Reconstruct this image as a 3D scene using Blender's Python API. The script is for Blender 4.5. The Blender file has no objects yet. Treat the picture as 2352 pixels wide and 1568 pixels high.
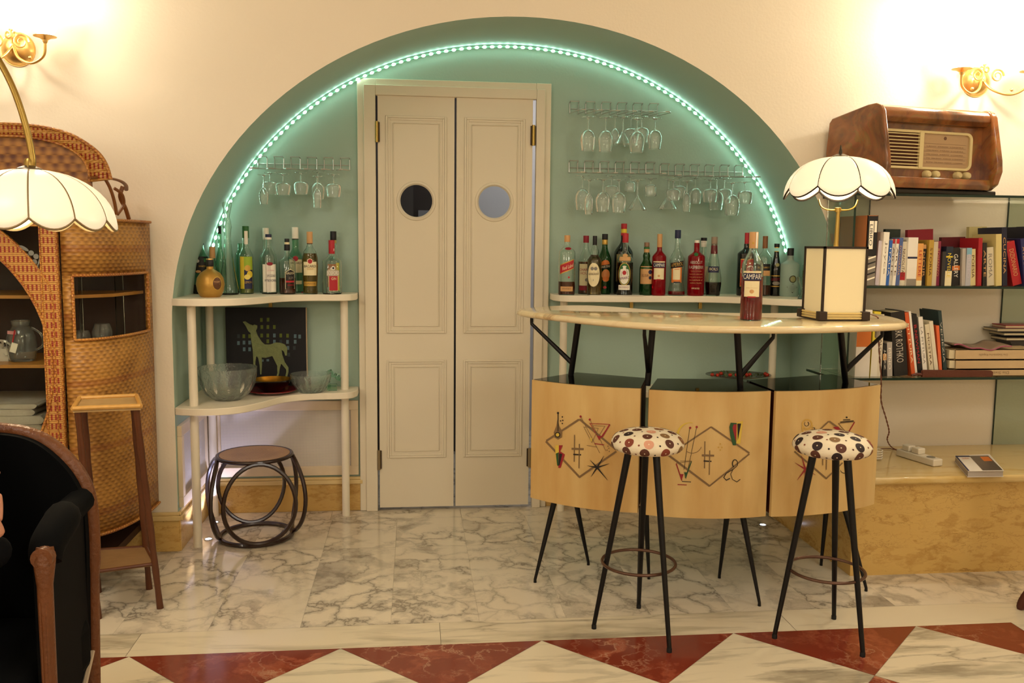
import bpy, math, random
from mathutils import Vector, Matrix
random.seed(7)
S = bpy.context.scene
COL = S.collection
PI = math.pi
# ------------------------------------------------------------------ camera
F_PX = 2041.97; PITCH = -.1088; YAW = .1098; ROLL = .0101
CX, CY, CZ = -.1939, -4.3, 1.3005
def _axes():
    s, c = math.sin(YAW), math.cos(YAW)
    X = Vector((c, -s, 0)); Y = Vector((s, c, 0)); Z = Vector((0, 0, 1))
    F = Y*math.cos(PITCH) + Z*math.sin(PITCH)
    U = -Y*math.sin(PITCH) + Z*math.cos(PITCH)
    R = X*math.cos(ROLL) + U*math.sin(ROLL)
    U2 = -X*math.sin(ROLL) + U*math.cos(ROLL)
    return R, U2, F
R_, U_, F_ = _axes()
CAM = Vector((CX, CY, CZ))
cd = bpy.data.cameras.new('camera'); cam = bpy.data.objects.new('camera', cd); COL.objects.link(cam)
cd.sensor_fit = 'HORIZONTAL'; cd.sensor_width = 36; cd.lens = F_PX*36/2352; cd.clip_start = .02
mw = Matrix.Identity(4)
for i in range(3):
    mw[i][0] = R_[i]; mw[i][1] = U_[i]; mw[i][2] = -F_[i]; mw[i][3] = CAM[i]
cam.matrix_world = mw
S.camera = cam
# ------------------------------------------------------------------ view, world, main lights
S.view_settings.view_transform = 'Standard'; S.view_settings.look = 'None'
S.view_settings.exposure = -0.12; S.view_settings.gamma = 1.0; S.view_settings.use_curve_mapping = False
w = bpy.data.worlds.new('world'); S.world = w; w.use_nodes = True
w.node_tree.nodes['Background'].inputs[0].default_value = (.9, .8, .65, 1)
w.node_tree.nodes['Background'].inputs[1].default_value = .1
WARM = (1, .83, .62); 
def light(name, kind, loc, energy, color=WARM, size=.1, rot=(0, 0, 0), size_y=None, spot=None):
    d = bpy.data.lights.new(name, kind); d.energy = energy; d.color = color
    if kind == 'AREA':
        d.size = size
        if size_y: d.shape = 'RECTANGLE'; d.size_y = size_y
    elif kind == 'SPOT':
        d.spot_size = spot or 1.0; d.shadow_soft_size = size
    else: d.shadow_soft_size = size
    o = bpy.data.objects.new(name, d); COL.objects.link(o); o.location = loc; o.rotation_euler = rot
    return o
light('ceiling_fill_light', 'AREA', (-1.9, -3.3, 3.12), 30, (1, .93, .82), 1.0)  # area fills added under the ceiling to brighten the room, no fixtures there
light('ceiling_fill_light', 'AREA', (1.2, -4.9, 3.12), 40, (1, .93, .82), 1.2)
light('ceiling_fill_light', 'AREA', (2.6, -2.6, 3.12), 14, (1, .93, .82), .8)
light('rear_sconce_light', 'POINT', (-1.6, -6.7, 2.0), 34, (1, .93, .81), .14)
light('rear_sconce_light', 'POINT', (1.9, -6.7, 2.0), 40, (1, .93, .81), .14)
light('side_sconce_light', 'POINT', (-3.3, -4.2, 1.9), 20, (1, .93, .81), .14)

# ------------------------------------------------------------------ helpers
def ray(px, py): return F_ + R_*((px-1176)/F_PX) + U_*((784-py)/F_PX)
def at(px, py, x=None, y=None, z=None):
    d = ray(px, py)
    if y is not None: t = (y-CAM.y)/d.y
    elif z is not None: t = (z-CAM.z)/d.z
    else: t = (x-CAM.x)/d.x
    return CAM + d*t
def mpp(p): return (Vector(p)-CAM).dot(F_)/F_PX          # metres per pixel at a point
def lin(h):
    if not isinstance(h, str): return tuple(h)[:3]
    h = h.lstrip('#'); o = []
    for i in (0, 2, 4):
        c = int(h[i:i+2], 16)/255
        o.append(c/12.92 if c <= .04045 else ((c+.055)/1.055)**2.4)
    return tuple(o)
_M = {}
def mat(name, col='#808080', rough=.5, metal=0, trans=0, ior=1.45, emis=None, es=0, bump=0, bscale=60, coat=0, var=0, vscale=8, sheen=0, alpha=1, spec=None):
    if name in _M: return _M[name]
    m = bpy.data.materials.new(name); m.use_nodes = True; nt = m.node_tree; b = nt.nodes['Principled BSDF']
    b.inputs['Base Color'].default_value = (*lin(col), 1)
    b.inputs['Roughness'].default_value = rough; b.inputs['Metallic'].default_value = metal
    b.inputs['Transmission Weight'].default_value = trans; b.inputs['IOR'].default_value = ior
    b.inputs['Coat Weight'].default_value = coat; b.inputs['Coat Roughness'].default_value = .08
    b.inputs['Sheen Weight'].default_value = sheen; b.inputs['Alpha'].default_value = alpha
    if spec is not None: b.inputs['Specular IOR Level'].default_value = spec
    if emis: b.inputs['Emission Color'].default_value = (*lin(emis), 1); b.inputs['Emission Strength'].default_value = es
    if bump or var:
        tc = nt.nodes.new('ShaderNodeTexCoord'); n = nt.nodes.new('ShaderNodeTexNoise'); n.inputs['Scale'].default_value = bscale; n.inputs['Detail'].default_value = 4
        nt.links.new(tc.outputs['Object'], n.inputs['Vector'])
        if bump:
            bp = nt.nodes.new('ShaderNodeBump'); bp.inputs['Strength'].default_value = bump; bp.inputs['Distance'].default_value = .01
            nt.links.new(n.outputs['Fac'], bp.inputs['Height']); nt.links.new(bp.outputs['Normal'], b.inputs['Normal'])
        if var:
            n2 = nt.nodes.new('ShaderNodeTexNoise'); n2.inputs['Scale'].default_value = vscale; n2.inputs['Detail'].default_value = 5
            nt.links.new(tc.outputs['Object'], n2.inputs['Vector'])
            hs = nt.nodes.new('ShaderNodeHueSaturation'); hs.inputs['Color'].default_value = (*lin(col), 1)
            mr = nt.nodes.new('ShaderNodeMapRange'); mr.inputs['To Min'].default_value = 1-var; mr.inputs['To Max'].default_value = 1+var
            nt.links.new(n2.outputs['Fac'], mr.inputs['Value']); nt.links.new(mr.outputs[0], hs.inputs['Value']); nt.links.new(hs.outputs[0], b.inputs['Base Color'])
    _M[name] = m; return m
class NB:
    """small node-tree builder"""
    def __init__(s, name, rough=.5, **k):
        s.m = mat(name, rough=rough, **k); s.nt = s.m.node_tree; s.b = s.nt.nodes['Principled BSDF']
        s.tc = s.nt.nodes.new('ShaderNodeTexCoord')
    def n(s, t, ins=None, **props):
        x = s.nt.nodes.new('ShaderNode'+t)
        for k, v in props.items(): setattr(x, k, v)
        for k, v in (ins or {}).items():
            if isinstance(v, bpy.types.NodeSocket): s.nt.links.new(v, x.inputs[k])
            else: x.inputs[k].default_value = v
        return x
    def ramp(s, fac, stops):
        r = s.n('ValToRGB', {'Fac': fac}); e = r.color_ramp.elements
        while len(e) < len(stops): e.new(.5)
        for i, (p, c) in enumerate(stops): e[i].position = p; e[i].color = (*lin(c), 1)
        return r.outputs['Color']
    def mix(s, fac, a, b, mode='MIX'):
        x = s.n('MixRGB', blend_type=mode)
        for k, v in (('Fac', fac), ('Color1', a), ('Color2', b)):
            if isinstance(v, bpy.types.NodeSocket): s.nt.links.new(v, x.inputs[k])
            elif k == 'Fac': x.inputs[k].default_value = v
            else: x.inputs[k].default_value = (*lin(v), 1)
        return x.outputs[0]
    def math(s, op, a, b=0.0, clamp=False):
        x = s.n('Math', operation=op); x.use_clamp = clamp
        for i, v in enumerate((a, b)):
            if isinstance(v, bpy.types.NodeSocket): s.nt.links.new(v, x.inputs[i])
            else: x.inputs[i].default_value = v
        return x.outputs[0]
    def color(s, c): s.nt.links.new(c, s.b.inputs['Base Color'])
    def bump(s, h, st=.3, d=.005):
        bp = s.n('Bump', {'Height': h, 'Strength': st, 'Distance': d}); s.nt.links.new(bp.outputs['Normal'], s.b.inputs['Normal'])

class M:
    """mesh accumulator"""
    def __init__(s): s.v = []; s.f = []; s.mi = []
    def add(s, vs, fs, mi=0):
        o = len(s.v); s.v += [tuple(v) for v in vs]; s.f += [[i+o for i in f] for f in fs]; s.mi += [mi]*len(fs); return s
    def box(s, c, d, mi=0, rot=None):
        hx, hy, hz = d[0]/2, d[1]/2, d[2]/2
        vs = [Vector((x*hx, y*hy, z*hz)) for z in (-1, 1) for y in (-1, 1) for x in (-1, 1)]
        if rot: vs = [rot @ v for v in vs]
        vs = [v+Vector(c) for v in vs]
        return s.add(vs, [(0, 2, 3, 1), (4, 5, 7, 6), (0, 1, 5, 4), (2, 6, 7, 3), (0, 4, 6, 2), (1, 3, 7, 5)], mi)
    def bb(s, a, b, mi=0):
        return s.box([(a[i]+b[i])/2 for i in range(3)], [abs(b[i]-a[i]) for i in range(3)], mi)
    def lathe(s, prof, n=24, c=(0, 0, 0), mi=0, sy=1, rot=None, closed=False):
        """prof: (r, z) list; r==0 makes a pole"""
        vs = []; idx = []
        for r, z in prof:
            if r < 1e-6: idx.append([len(vs)]); vs.append(Vector((0, 0, z)))
            else:
                idx.append(list(range(len(vs), len(vs)+n)))
                for k in range(n):
                    a = 2*PI*k/n; vs.append(Vector((r*math.cos(a), r*math.sin(a)*sy, z)))
        fs = []
        pr = list(zip(idx, idx[1:])) + ([(idx[-1], idx[0])] if closed else [])
        for A, B in pr:
            if len(A) == 1 and len(B) == 1: continue
            for k in range(n):
                k2 = (k+1) % n
                if len(A) == 1: fs.append((A[0], B[k2], B[k]))
                elif len(B) == 1: fs.append((A[k], A[k2], B[0]))
                else: fs.append((A[k], A[k2], B[k2], B[k]))
        if rot: vs = [rot @ v for v in vs]
        return s.add([v+Vector(c) for v in vs], fs, mi)
    def tube(s, pts, r, n=8, mi=0, closed=False, flat=1.0):
        pts = [Vector(p) for p in pts]; N = len(pts)
        rs = r if isinstance(r, (list, tuple)) else [r]*N
        up = None; rings = []; vs = []
        for i, p in enumerate(pts):
            if closed: t = (pts[(i+1) % N]-pts[i-1])
            else: t = pts[min(i+1, N-1)]-pts[max(i-1, 0)]
            t.normalize()
            if up is None:
                up = Vector((0, 0, 1)) if abs(t.z) < .9 else Vector((0, 1, 0))
            a = t.cross(up)
            if a.length < 1e-6: a = t.orthogonal()
            a.normalize(); b = a.cross(t).normalized(); up = b
            rings.append(len(vs))
            for k in range(n):
                an = 2*PI*k/n; vs.append(p + a*(rs[i]*math.cos(an)) + b*(rs[i]*flat*math.sin(an)))
        fs = []
        for i in range(N if closed else N-1):
            A = rings[i]; B = rings[(i+1) % N]
            for k in range(n):
                k2 = (k+1) % n; fs.append((A+k, B+k, B+k2, A+k2))
        if not closed: fs.append(tuple(range(rings[0], rings[0]+n))); fs.append(tuple(reversed(range(rings[-1], rings[-1]+n))))
        return s.add(vs, fs, mi)
    def prism(s, poly, z0, z1, mi=0, axis='z', mi_top=None):
        """poly 2-D outline extruded; axis z: (x,y)->z ; axis y: (x,z)->y ; axis x: (y,z)->x"""
        def P(a, b, h): return {'z': (a, b, h), 'y': (a, h, b), 'x': (h, a, b)}[axis]
        n = len(poly); vs = [P(a, b, z0) for a, b in poly]+[P(a, b, z1) for a, b in poly]
        o = len(s.v); s.v += vs
        s.f.append([o+i for i in reversed(range(n))]); s.mi.append(mi)
        s.f.append([o+n+i for i in range(n)]); s.mi.append(mi if mi_top is None else mi_top)
        for i in range(n):
            j = (i+1) % n; s.f.append([o+i, o+j, o+n+j, o+n+i]); s.mi.append(mi)
        return s
    def sphere(s, c, r, n=12, mi=0, sc=(1, 1, 1)):
        pr = [(math.sin(PI*i/n*1.0), -math.cos(PI*i/n)) for i in range(n+1)]
        o = len(s.v); s.lathe([(r*a if 0 < i < n else 0, r*b) for i, (a, b) in enumerate(pr)], n=max(8, n+4), mi=mi)
        for i in range(o, len(s.v)):
            v = s.v[i]; s.v[i] = (v[0]*sc[0]+c[0], v[1]*sc[1]+c[1], v[2]*sc[2]+c[2])
        return s
    def grid(s, fn, nu, nv, mi=0, skip=None):
        vs = [fn(i/nu, j/nv) for j in range(nv+1) for i in range(nu+1)]
        fs = [(j*(nu+1)+i, j*(nu+1)+i+1, (j+1)*(nu+1)+i+1, (j+1)*(nu+1)+i) for j in range(nv) for i in range(nu) if not (skip and skip(i, j))]
        return s.add(vs, fs, mi)
    def quad(s, a, b, c, d, mi=0): return s.add([a, b, c, d], [(0, 1, 2, 3)], mi)
    def text(s, string, w, h, fn, mi=0, ext=0.0, maxw=True):
        """flat lettering mapped through fn(u, v); fitted into w x h centred on 0"""
        cu = bpy.data.curves.new('t', 'FONT'); cu.body = string; cu.size = 1; cu.resolution_u = 2
        ob = bpy.data.objects.new('t', cu); COL.objects.link(ob)
        me = bpy.data.meshes.new_from_object(ob)
        vs = [tuple(v.co) for v in me.vertices]; fs = [list(p.vertices) for p in me.polygons]
        bpy.data.objects.remove(ob); bpy.data.curves.remove(cu); bpy.data.meshes.remove(me)
        if not vs: return s
        x0 = min(v[0] for v in vs); x1 = max(v[0] for v in vs); y0 = min(v[1] for v in vs); y1 = max(v[1] for v in vs)
        sx = w/(x1-x0); sy = h/(y1-y0)
        return s.add([fn((v[0]-(x0+x1)/2)*sx, (v[1]-(y0+y1)/2)*sy) for v in vs], fs, mi)
    def xf(s, mtx, start=0):
        for i in range(start, len(s.v)): s.v[i] = tuple(mtx @ Vector(s.v[i]))
        return s
    def build(s, name, mats, parent=None, world=True, sharp=40, bevel=0, sub=0):
        me = bpy.data.meshes.new(name)
        off = Vector((0, 0, 0))
        if world:
            p = parent
            while p: off += Vector(p.location); p = p.parent
        me.from_pydata([tuple(Vector(v)-off) for v in s.v], [], s.f)
        for m in (mats if isinstance(mats, (list, tuple)) else [mats]): me.materials.append(m)
        me.polygons.foreach_set('material_index', s.mi)
        if sharp:
            me.polygons.foreach_set('use_smooth', [True]*len(me.polygons)); me.update()
            me.set_sharp_from_angle(angle=math.radians(sharp))
        me.update()
        o = bpy.data.objects.new(name, me); COL.objects.link(o)
        if parent: o.parent = parent
        if bevel:
            b = o.modifiers.new('b', 'BEVEL'); b.width = bevel; b.segments = 3; b.limit_method = 'ANGLE'; b.angle_limit = .6; b.harden_normals = False
        if sub:
            b = o.modifiers.new('s', 'SUBSURF'); b.levels = sub; b.render_levels = sub
        return o
def tag(o, label, cat, group=None):
    o['label'] = label; o['category'] = cat
    if group: o['group'] = group
    return o
def thing(name, label, cat, loc=(0, 0, 0), rotz=0, group=None):
    o = bpy.data.objects.new(name, None); COL.objects.link(o); o.empty_display_size = .05
    o.location = loc; o.rotation_euler = (0, 0, rotz); return tag(o, label, cat, group)
def struct(o): o['kind'] = 'structure'; return o
def dup(root, loc, rotz=0, label=None, rot=None, scale=None):
    r = root.copy(); COL.objects.link(r); r.location = loc; r.rotation_euler = rot or (0, 0, rotz)
    if label: r['label'] = label
    if scale: r.scale = scale
    for ch in list(root.children):
        c = ch.copy(); COL.objects.link(c); c.parent = r
        for g in list(ch.children):
            d = g.copy(); COL.objects.link(d); d.parent = c
    return r
def bez(pts, n=8, closed=False):
    """Catmull-Rom through points"""
    P = [Vector(p) for p in pts]; out = []; N = len(P)
    rng = range(N if closed else N-1)
    for i in rng:
        p0 = P[(i-1) % N] if closed or i > 0 else P[0]; p1 = P[i]; p2 = P[(i+1) % N]; p3 = P[(i+2) % N] if closed or i+2 < N else P[-1]
        for k in range(n):
            t = k/n; out.append(.5*((2*p1)+(p2-p0)*t+(2*p0-5*p1+4*p2-p3)*t*t+(3*p1-p0-3*p2+p3)*t**3))
    if not closed: out.append(P[-1])
    return out
ORD = ['first', 'second', 'third', 'fourth', 'fifth', 'sixth', 'seventh', 'eighth', 'ninth', 'tenth', 'eleventh', 'twelfth', 'thirteenth', 'fourteenth', 'fifteenth', 'sixteenth', 'seventeenth', 'eighteenth', 'nineteenth', 'twentieth', 'twenty-first', 'twenty-second', 'twenty-third', 'twenty-fourth', 'twenty-fifth', 'twenty-sixth', 'twenty-seventh', 'twenty-eighth']

# ------------------------------------------------------------------ materials
plaster = mat('cream_plaster', '#ebe0cb', .75, bump=.08, bscale=90, var=.03, vscale=1.2)
teal = mat('teal_plaster', '#a5bdae', .7, bump=.08, bscale=90, var=.03, vscale=1.5)
white_paint = mat('ivory_paint', '#e2d7be', .45, bump=.03, bscale=40)
shelf_paint = mat('shelf_paint', '#eee4cd', .4)
ceil_m = mat('ceiling_paint', '#efe6d4', .8)
black_metal = mat('black_metal', '#0d0c0d', .35, metal=.3)
chrome = mat('chrome_wire', '#c9c8c2', .3, metal=.7)
brass = mat('aged_brass', '#a58a4a', .3, metal=1)
gold = mat('polished_gold', '#e6be74', .3, metal=.9)
clear = mat('clear_glass', '#f4fbf6', 0, trans=1, ior=1.45)
thin_glass = mat('stemware_glass', '#fbfffd', 0, trans=.955, ior=1.38)
cut_glass = mat('pressed_cut_glass', '#f6fcf8', .0, trans=.96, ior=1.42, bump=.5, bscale=60)
film_glass = mat('cabinet_pane_glass', '#f4faf6', 0, trans=1, ior=1.04)
green_glass = mat('green_glass', '#2f8a3a', .02, trans=.9, ior=1.45)
pale_green = mat('pale_green_glass', '#bfe6cf', .02, trans=1, ior=1.45)
frost = mat('frosted_glass', '#cfe3d6', .45, trans=.6, ior=1.3)
dark_bottle = mat('dark_bottle_glass', '#0c0d0b', .06, coat=.5)
red_liquor = mat('red_liquor', '#a80d1c', .0, trans=.55, ior=1.36)
amber = mat('amber_liquor', '#7d2f10', .02, trans=.85, ior=1.36)
golden = mat('golden_liquor', '#a8802c', .02, trans=.9, ior=1.36)
yellowish = mat('yellow_liquor', '#cfd07a', .02, trans=.8, ior=1.36)
dark_liq = mat('dark_liquor', '#120a08', .1)
shelf_glass = mat('shelf_glass', '#eaf5ec', 0, trans=1, ior=1.45)
glass_edge = mat('glass_edge', '#0d2a20', .15)
def flat(name, col, rough=.5, **k): return mat(name, col, rough, **k)
black = flat('black_print', '#141214'); white = flat('white_print', '#f1ead8'); cream = flat('cream_print', '#eee0b4')
red = flat('red_print', '#b3202a'); navy = flat('navy_print', '#1f2448'); orange = flat('orange_print', '#d9772c')
yellow = flat('yellow_print', '#e3c83a'); greenp = flat('green_print', '#2f6a34'); tan = flat('tan_print', '#cf9e66')
silver = flat('silver_print', '#c9c2b6', .3, metal=.4); goldp = flat('gold_print', '#c8a04a', .35, metal=.5); brownp = flat('brown_print', '#5e3a1e')
grey = flat('grey_print', '#8b8378'); bluep = flat('blue_print', '#2c62b8'); crimson = flat('crimson_print', '#8b1426'); lilac = flat('lilac_print', '#c9c2cc')

def marble(name, base, vein, dark, scale=2.2, rough=.12, cover=.5, crackle=True, stretch=(1, 1, 1), edge=.03):
    k = NB(name, rough); at_ = k.n('Attribute', attribute_name='tid')
    off = k.n('CombineXYZ', {'X': k.math('MULTIPLY', at_.outputs['Fac'], 3.7), 'Y': k.math('MULTIPLY', at_.outputs['Fac'], 7.3), 'Z': at_.outputs['Fac']})
    vec = k.n('VectorMath', {0: k.tc.outputs['Object'], 1: off.outputs[0]}, operation='ADD')
    mp = k.n('Mapping', {'Vector': vec.outputs[0], 'Scale': stretch, 'Rotation': (0, 0, .5)})
    nz = k.n('TexNoise', {'Vector': mp.outputs[0], 'Scale': scale*1.6, 'Detail': 6.0, 'Roughness': .6})
    dv = k.n('VectorMath', {0: nz.outputs['Color'], 'Scale': .35}, operation='SCALE')
    v2 = k.n('VectorMath', {0: mp.outputs[0], 1: dv.outputs[0]}, operation='ADD')
    vo = k.n('TexVoronoi', {'Vector': v2.outputs[0], 'Scale': scale*2.4}, feature='DISTANCE_TO_EDGE')
    veins = k.ramp(vo.outputs['Distance'], [(0, '#ffffff'), (edge, '#aaaaaa'), (edge*4, '#000000')])
    mk = k.n('TexNoise', {'Vector': mp.outputs[0], 'Scale': scale*.9, 'Detail': 3.0})
    mask = k.ramp(mk.outputs['Fac'], [(cover-.1, '#000000'), (cover+.12, '#ffffff')])
    cloud = k.n('TexNoise', {'Vector': v2.outputs[0], 'Scale': scale*1.3, 'Detail': 7.0, 'Distortion': 1.2})
    c1 = k.ramp(cloud.outputs['Fac'], [(.38, base), (.52, base), (.66, vein), (.75, dark)])
    fac = k.mix(1.0, veins, mask, 'MULTIPLY')
    c2 = k.mix(fac, c1, dark)
    k.color(c2); return k.m
m_white = marble('white_veined_marble', '#e0d5be', '#b9af9c', '#8a8172', 2.7, .1, .46, edge=.045)
m_border = marble('pale_border_marble', '#dfd4b9', '#bdb298', '#968c78', 1.6, .1, .55, stretch=(.5, 3.2, 1))
m_diam = marble('diamond_white_marble', '#dfd4b8', '#aea48c', '#857c6a', 2.0, .1, .55, stretch=(.6, 3, 1))
m_red = marble('red_marble', '#7c3524', '#9a5038', '#bb8d70', 3.4, .1, .56, edge=.014)
m_yellow = marble('yellow_marble', '#d3ad64', '#bf9650', '#9a7238', 5, .22, .5, stretch=(1, 1, 2.4), edge=.01)
m_bench = marble('bench_marble', '#dfc489', '#cfae68', '#b28e4e', 2.0, .14, .6, stretch=(.5, 2.5, 1), edge=.01)
m_top = marble('cream_table_marble', '#e6d3a8', '#d8bd8c', '#b08f6c', 3, .06, .62, stretch=(.5, 2, 1), edge=.012)

def wicker(name, a, b, s1=150, s2=26, redband=False, rough=.4):
    k = NB(name, rough); mp = k.n('Mapping', {'Vector': k.tc.outputs['Object'], 'Scale': (1, 1, 1)})
    sep = k.n('SeparateXYZ', {0: mp.outputs[0]})
    hx = k.math('ADD', sep.outputs['X'], sep.outputs['Y'])
    col = k.math('SINE', k.math('MULTIPLY', hx, s2*PI)); row = k.math('SINE', k.math('MULTIPLY', sep.outputs['Z'], s1*2))
    par = k.math('MULTIPLY', k.math('SIGN', k.math('SINE', k.math('MULTIPLY', sep.outputs['Z'], s1))), col)
    w_ = k.math('MULTIPLY_ADD', par, .25); hgt = k.math('ADD', k.math('MULTIPLY', row, .3), k.math('MULTIPLY', par, .5))
    nz = k.n('TexNoise', {'Vector': k.tc.outputs['Object'], 'Scale': 9.0, 'Detail': 5.0})
    f = k.math('ADD', k.math('MULTIPLY', hgt, .35), nz.outputs['Fac'], True)
    c = k.ramp(f, [(.1, b), (.75, a)])
    if redband:
        rb = k.math('SINE', k.math('MULTIPLY', sep.outputs['Z'], 26.0)); rm = k.ramp(rb, [(.93, '#000000'), (.97, '#999999')])
        c = k.mix(rm, c, '#7a2415')
    k.color(c); k.bump(hgt, .5, .003); return k.m
wick = wicker('woven_wicker', '#bb8840', '#744718', 230, 52, redband=True)
def dashed():
    k = NB('red_dashed_wicker', .38); sep = k.n('SeparateXYZ', {0: k.tc.outputs['Object']}); h = k.math('ADD', sep.outputs['X'], sep.outputs['Y'])
    c1 = k.math('SINE', k.math('MULTIPLY', h, 440.0)); c2 = k.math('SINE', k.math('MULTIPLY', sep.outputs['Z'], 190.0)); r1 = k.math('SINE', k.math('MULTIPLY', sep.outputs['Z'], 900.0))
    m1 = k.math('GREATER_THAN', c1, .15); m2 = k.math('GREATER_THAN', c2, -.45); mk = k.math('MULTIPLY', m1, m2)
    base = k.ramp(k.math('MULTIPLY_ADD', r1, .5), [(.0, '#9a6426'), (.6, '#c8954a')]); k.color(k.mix(mk, base, '#8e3018')); k.bump(k.math('ADD', c1, r1), .3, .002); return k.m
wick_band = dashed()
wick_top = wicker('basket_weave_wicker', '#b07a38', '#5a2c16', 110, 50)
cane = wicker('cane_seat_weave', '#b08858', '#7d5632', 420, 150)
rattan = mat('honey_rattan', '#b07a35', .4, var=.2, vscale=30)
braid = wicker('braided_rattan', '#c48a3c', '#7a2a14', 300, 120)
dark_cane = mat('dark_bentwood', '#2a1710', .3, coat=.3, var=.2)
bamboo = mat('dark_bamboo', '#5a3119', .4, var=.25, vscale=20)
velvet = mat('black_velvet', '#040506', .9, spec=.15)
carved = mat('carved_walnut_wood', '#6c3f20', .35, bump=.4, bscale=70, var=.25, vscale=14)
dark_wood = mat('dark_interior_wood', '#3a2216', .5, var=.2)
mahog = mat('mahogany_side', '#4c1e0d', .6, var=.15)
black_gloss = mat('black_glass_top', '#040506', .03, spec=.4)
def walnut():
    k = NB('burl_walnut', .18, coat=.6); n = k.n('TexNoise', {'Vector': k.tc.outputs['Object'], 'Scale': 7.0, 'Detail': 8.0, 'Distortion': 1.6})
    n2 = k.n('TexVoronoi', {'Vector': n.outputs['Color'], 'Scale': 5.0})
    c = k.ramp(n.outputs['Fac'], [(.3, '#57341c'), (.5, '#7f4d28'), (.7, '#996336')]); k.color(k.mix(.15, c, n2.outputs['Color'], 'OVERLAY')); return k.m
burl = walnut()
def maple():
    k = NB('maple_veneer', .3, coat=.15); mp = k.n('Mapping', {'Vector': k.tc.outputs['Object'], 'Scale': (6, 6, 1.2)})
    n = k.n('TexNoise', {'Vector': mp.outputs[0], 'Scale': 2.0, 'Detail': 6.0})
    k.color(k.ramp(n.outputs['Fac'], [(.3, '#c8a060'), (.7, '#d9ba7c')])); return k.m
maple_m = maple()
def perforated():
    k = NB('perforated_sheet', .5); mp = k.n('Mapping', {'Vector': k.tc.outputs['Object'], 'Rotation': (0, PI/4, PI/4), 'Scale': (1, 1, 1)})
    sep = k.n('SeparateXYZ', {0: k.tc.outputs['Object']}); h = k.math('ADD', sep.outputs['X'], sep.outputs['Y'])
    a = k.math('SINE', k.math('MULTIPLY', k.math('ADD', h, sep.outputs['Z']), 560.0)); b = k.math('SINE', k.math('MULTIPLY', k.math('SUBTRACT', h, sep.outputs['Z']), 560.0))
    c = k.ramp(k.math('MULTIPLY', a, b), [(.28, '#d8cfc0'), (.45, '#8f877e')]); k.color(c); return k.m
perf = perforated()
# emissive
led_m = mat('led_emitter', '#ffffff', .5, emis=(.62, 1.0, .82), es=22)
bulb_m = mat('warm_bulb', '#fff4dd', .5, emis=(1, .86, .6), es=22)
shade_m = mat('opal_glass_shade', '#fff3d6', .3, trans=0, emis=(1, .86, .6), es=.55)
frost_shade = mat('frosted_sconce_glass', '#fff6e4', .4, emis=(1, .9, .7), es=5)
floor_led = mat('floor_spot_lens', '#ffffff', .3, emis=(.75, .8, 1), es=12)

# ================================================================== SETTING
WY = -.53                                  # front face of the wall with the arch
ACX, AA, AZ, AB = .26, 1.445, .95, 1.285   # arch ellipse
def arch_pts(n=64, a=AA, b=AB):
    return [(ACX+a*math.cos(PI-PI*i/n), AZ+b*math.sin(PI*i/n)) for i in range(n+1)]
CH = 3.2; XL, XR, YB = -3.6, 4.4, -7.0
# wall around the arch: left, right and above pieces, all one mesh (front face + reveal face)
def build_front_wall():
    m = M(); ap = [(ACX-AA, 0)]+arch_pts()+[(ACX+AA, 0)]
    L = ACX-AA; Rr = ACX+AA
    for y, flip in ((WY, False),):
        m.quad((XL, y, 0), (L, y, 0), (L, y, AZ), (XL, y, AZ)); m.quad((XL, y, AZ), (L, y, AZ), (L, y, CH), (XL, y, CH))
        m.quad((Rr, y, 0), (XR, y, 0), (XR, y, AZ), (Rr, y, AZ)); m.quad((Rr, y, AZ), (XR, y, AZ), (XR, y, CH), (Rr, y, CH))
        A = arch_pts()
        for (x0, z0), (x1, z1) in zip(A, A[1:]): m.quad((x0, y, z0), (x1, y, z1), (x1, y, CH), (x0, y, CH))
    return m
struct(build_front_wall().build('wall_front', plaster, sharp=0))
m = M(); A = [(ACX-AA, 0)]+arch_pts()+[(ACX+AA, 0)]
n = len(A)
m.add([(x, y, z) for y in (WY, 0) for x, z in A], [(i, i+1, n+i+1, n+i) for i in range(n-1)])
struct(m.build('wall_arch_reveal', teal, sharp=60))
DL, DR, DT = -.385, .395, 1.995     # door opening
m = M(); 
m.quad((-1.4, 0, 0), (DL, 0, 0), (DL, 0, 2.4), (-1.4, 0, 2.4)); m.quad((DR, 0, 0), (2.0, 0, 0), (2.0, 0, 2.4), (DR, 0, 2.4)); m.quad((DL, 0, DT), (DR, 0, DT), (DR, 0, 2.4), (DL, 0, 2.4))
struct(m.build('wall_niche', teal, sharp=0))
# shell
struct(M().quad((XL, WY, 0), (XL, YB, 0), (XL, YB, CH), (XL, WY, CH)).build('wall_left', plaster, sharp=0))
struct(M().quad((XR, WY, 0), (XR, YB, 0), (XR, YB, CH), (XR, WY, CH)).build('wall_right', plaster, sharp=0))
struct(M().quad((XL, YB, 0), (XR, YB, 0), (XR, YB, CH), (XL, YB, CH)).build('wall_rear', plaster, sharp=0))
struct(M().quad((XL, YB, CH), (XR, YB, CH), (XR, WY, CH), (XL, WY, CH)).build('ceiling', ceil_m, sharp=0))
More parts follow.
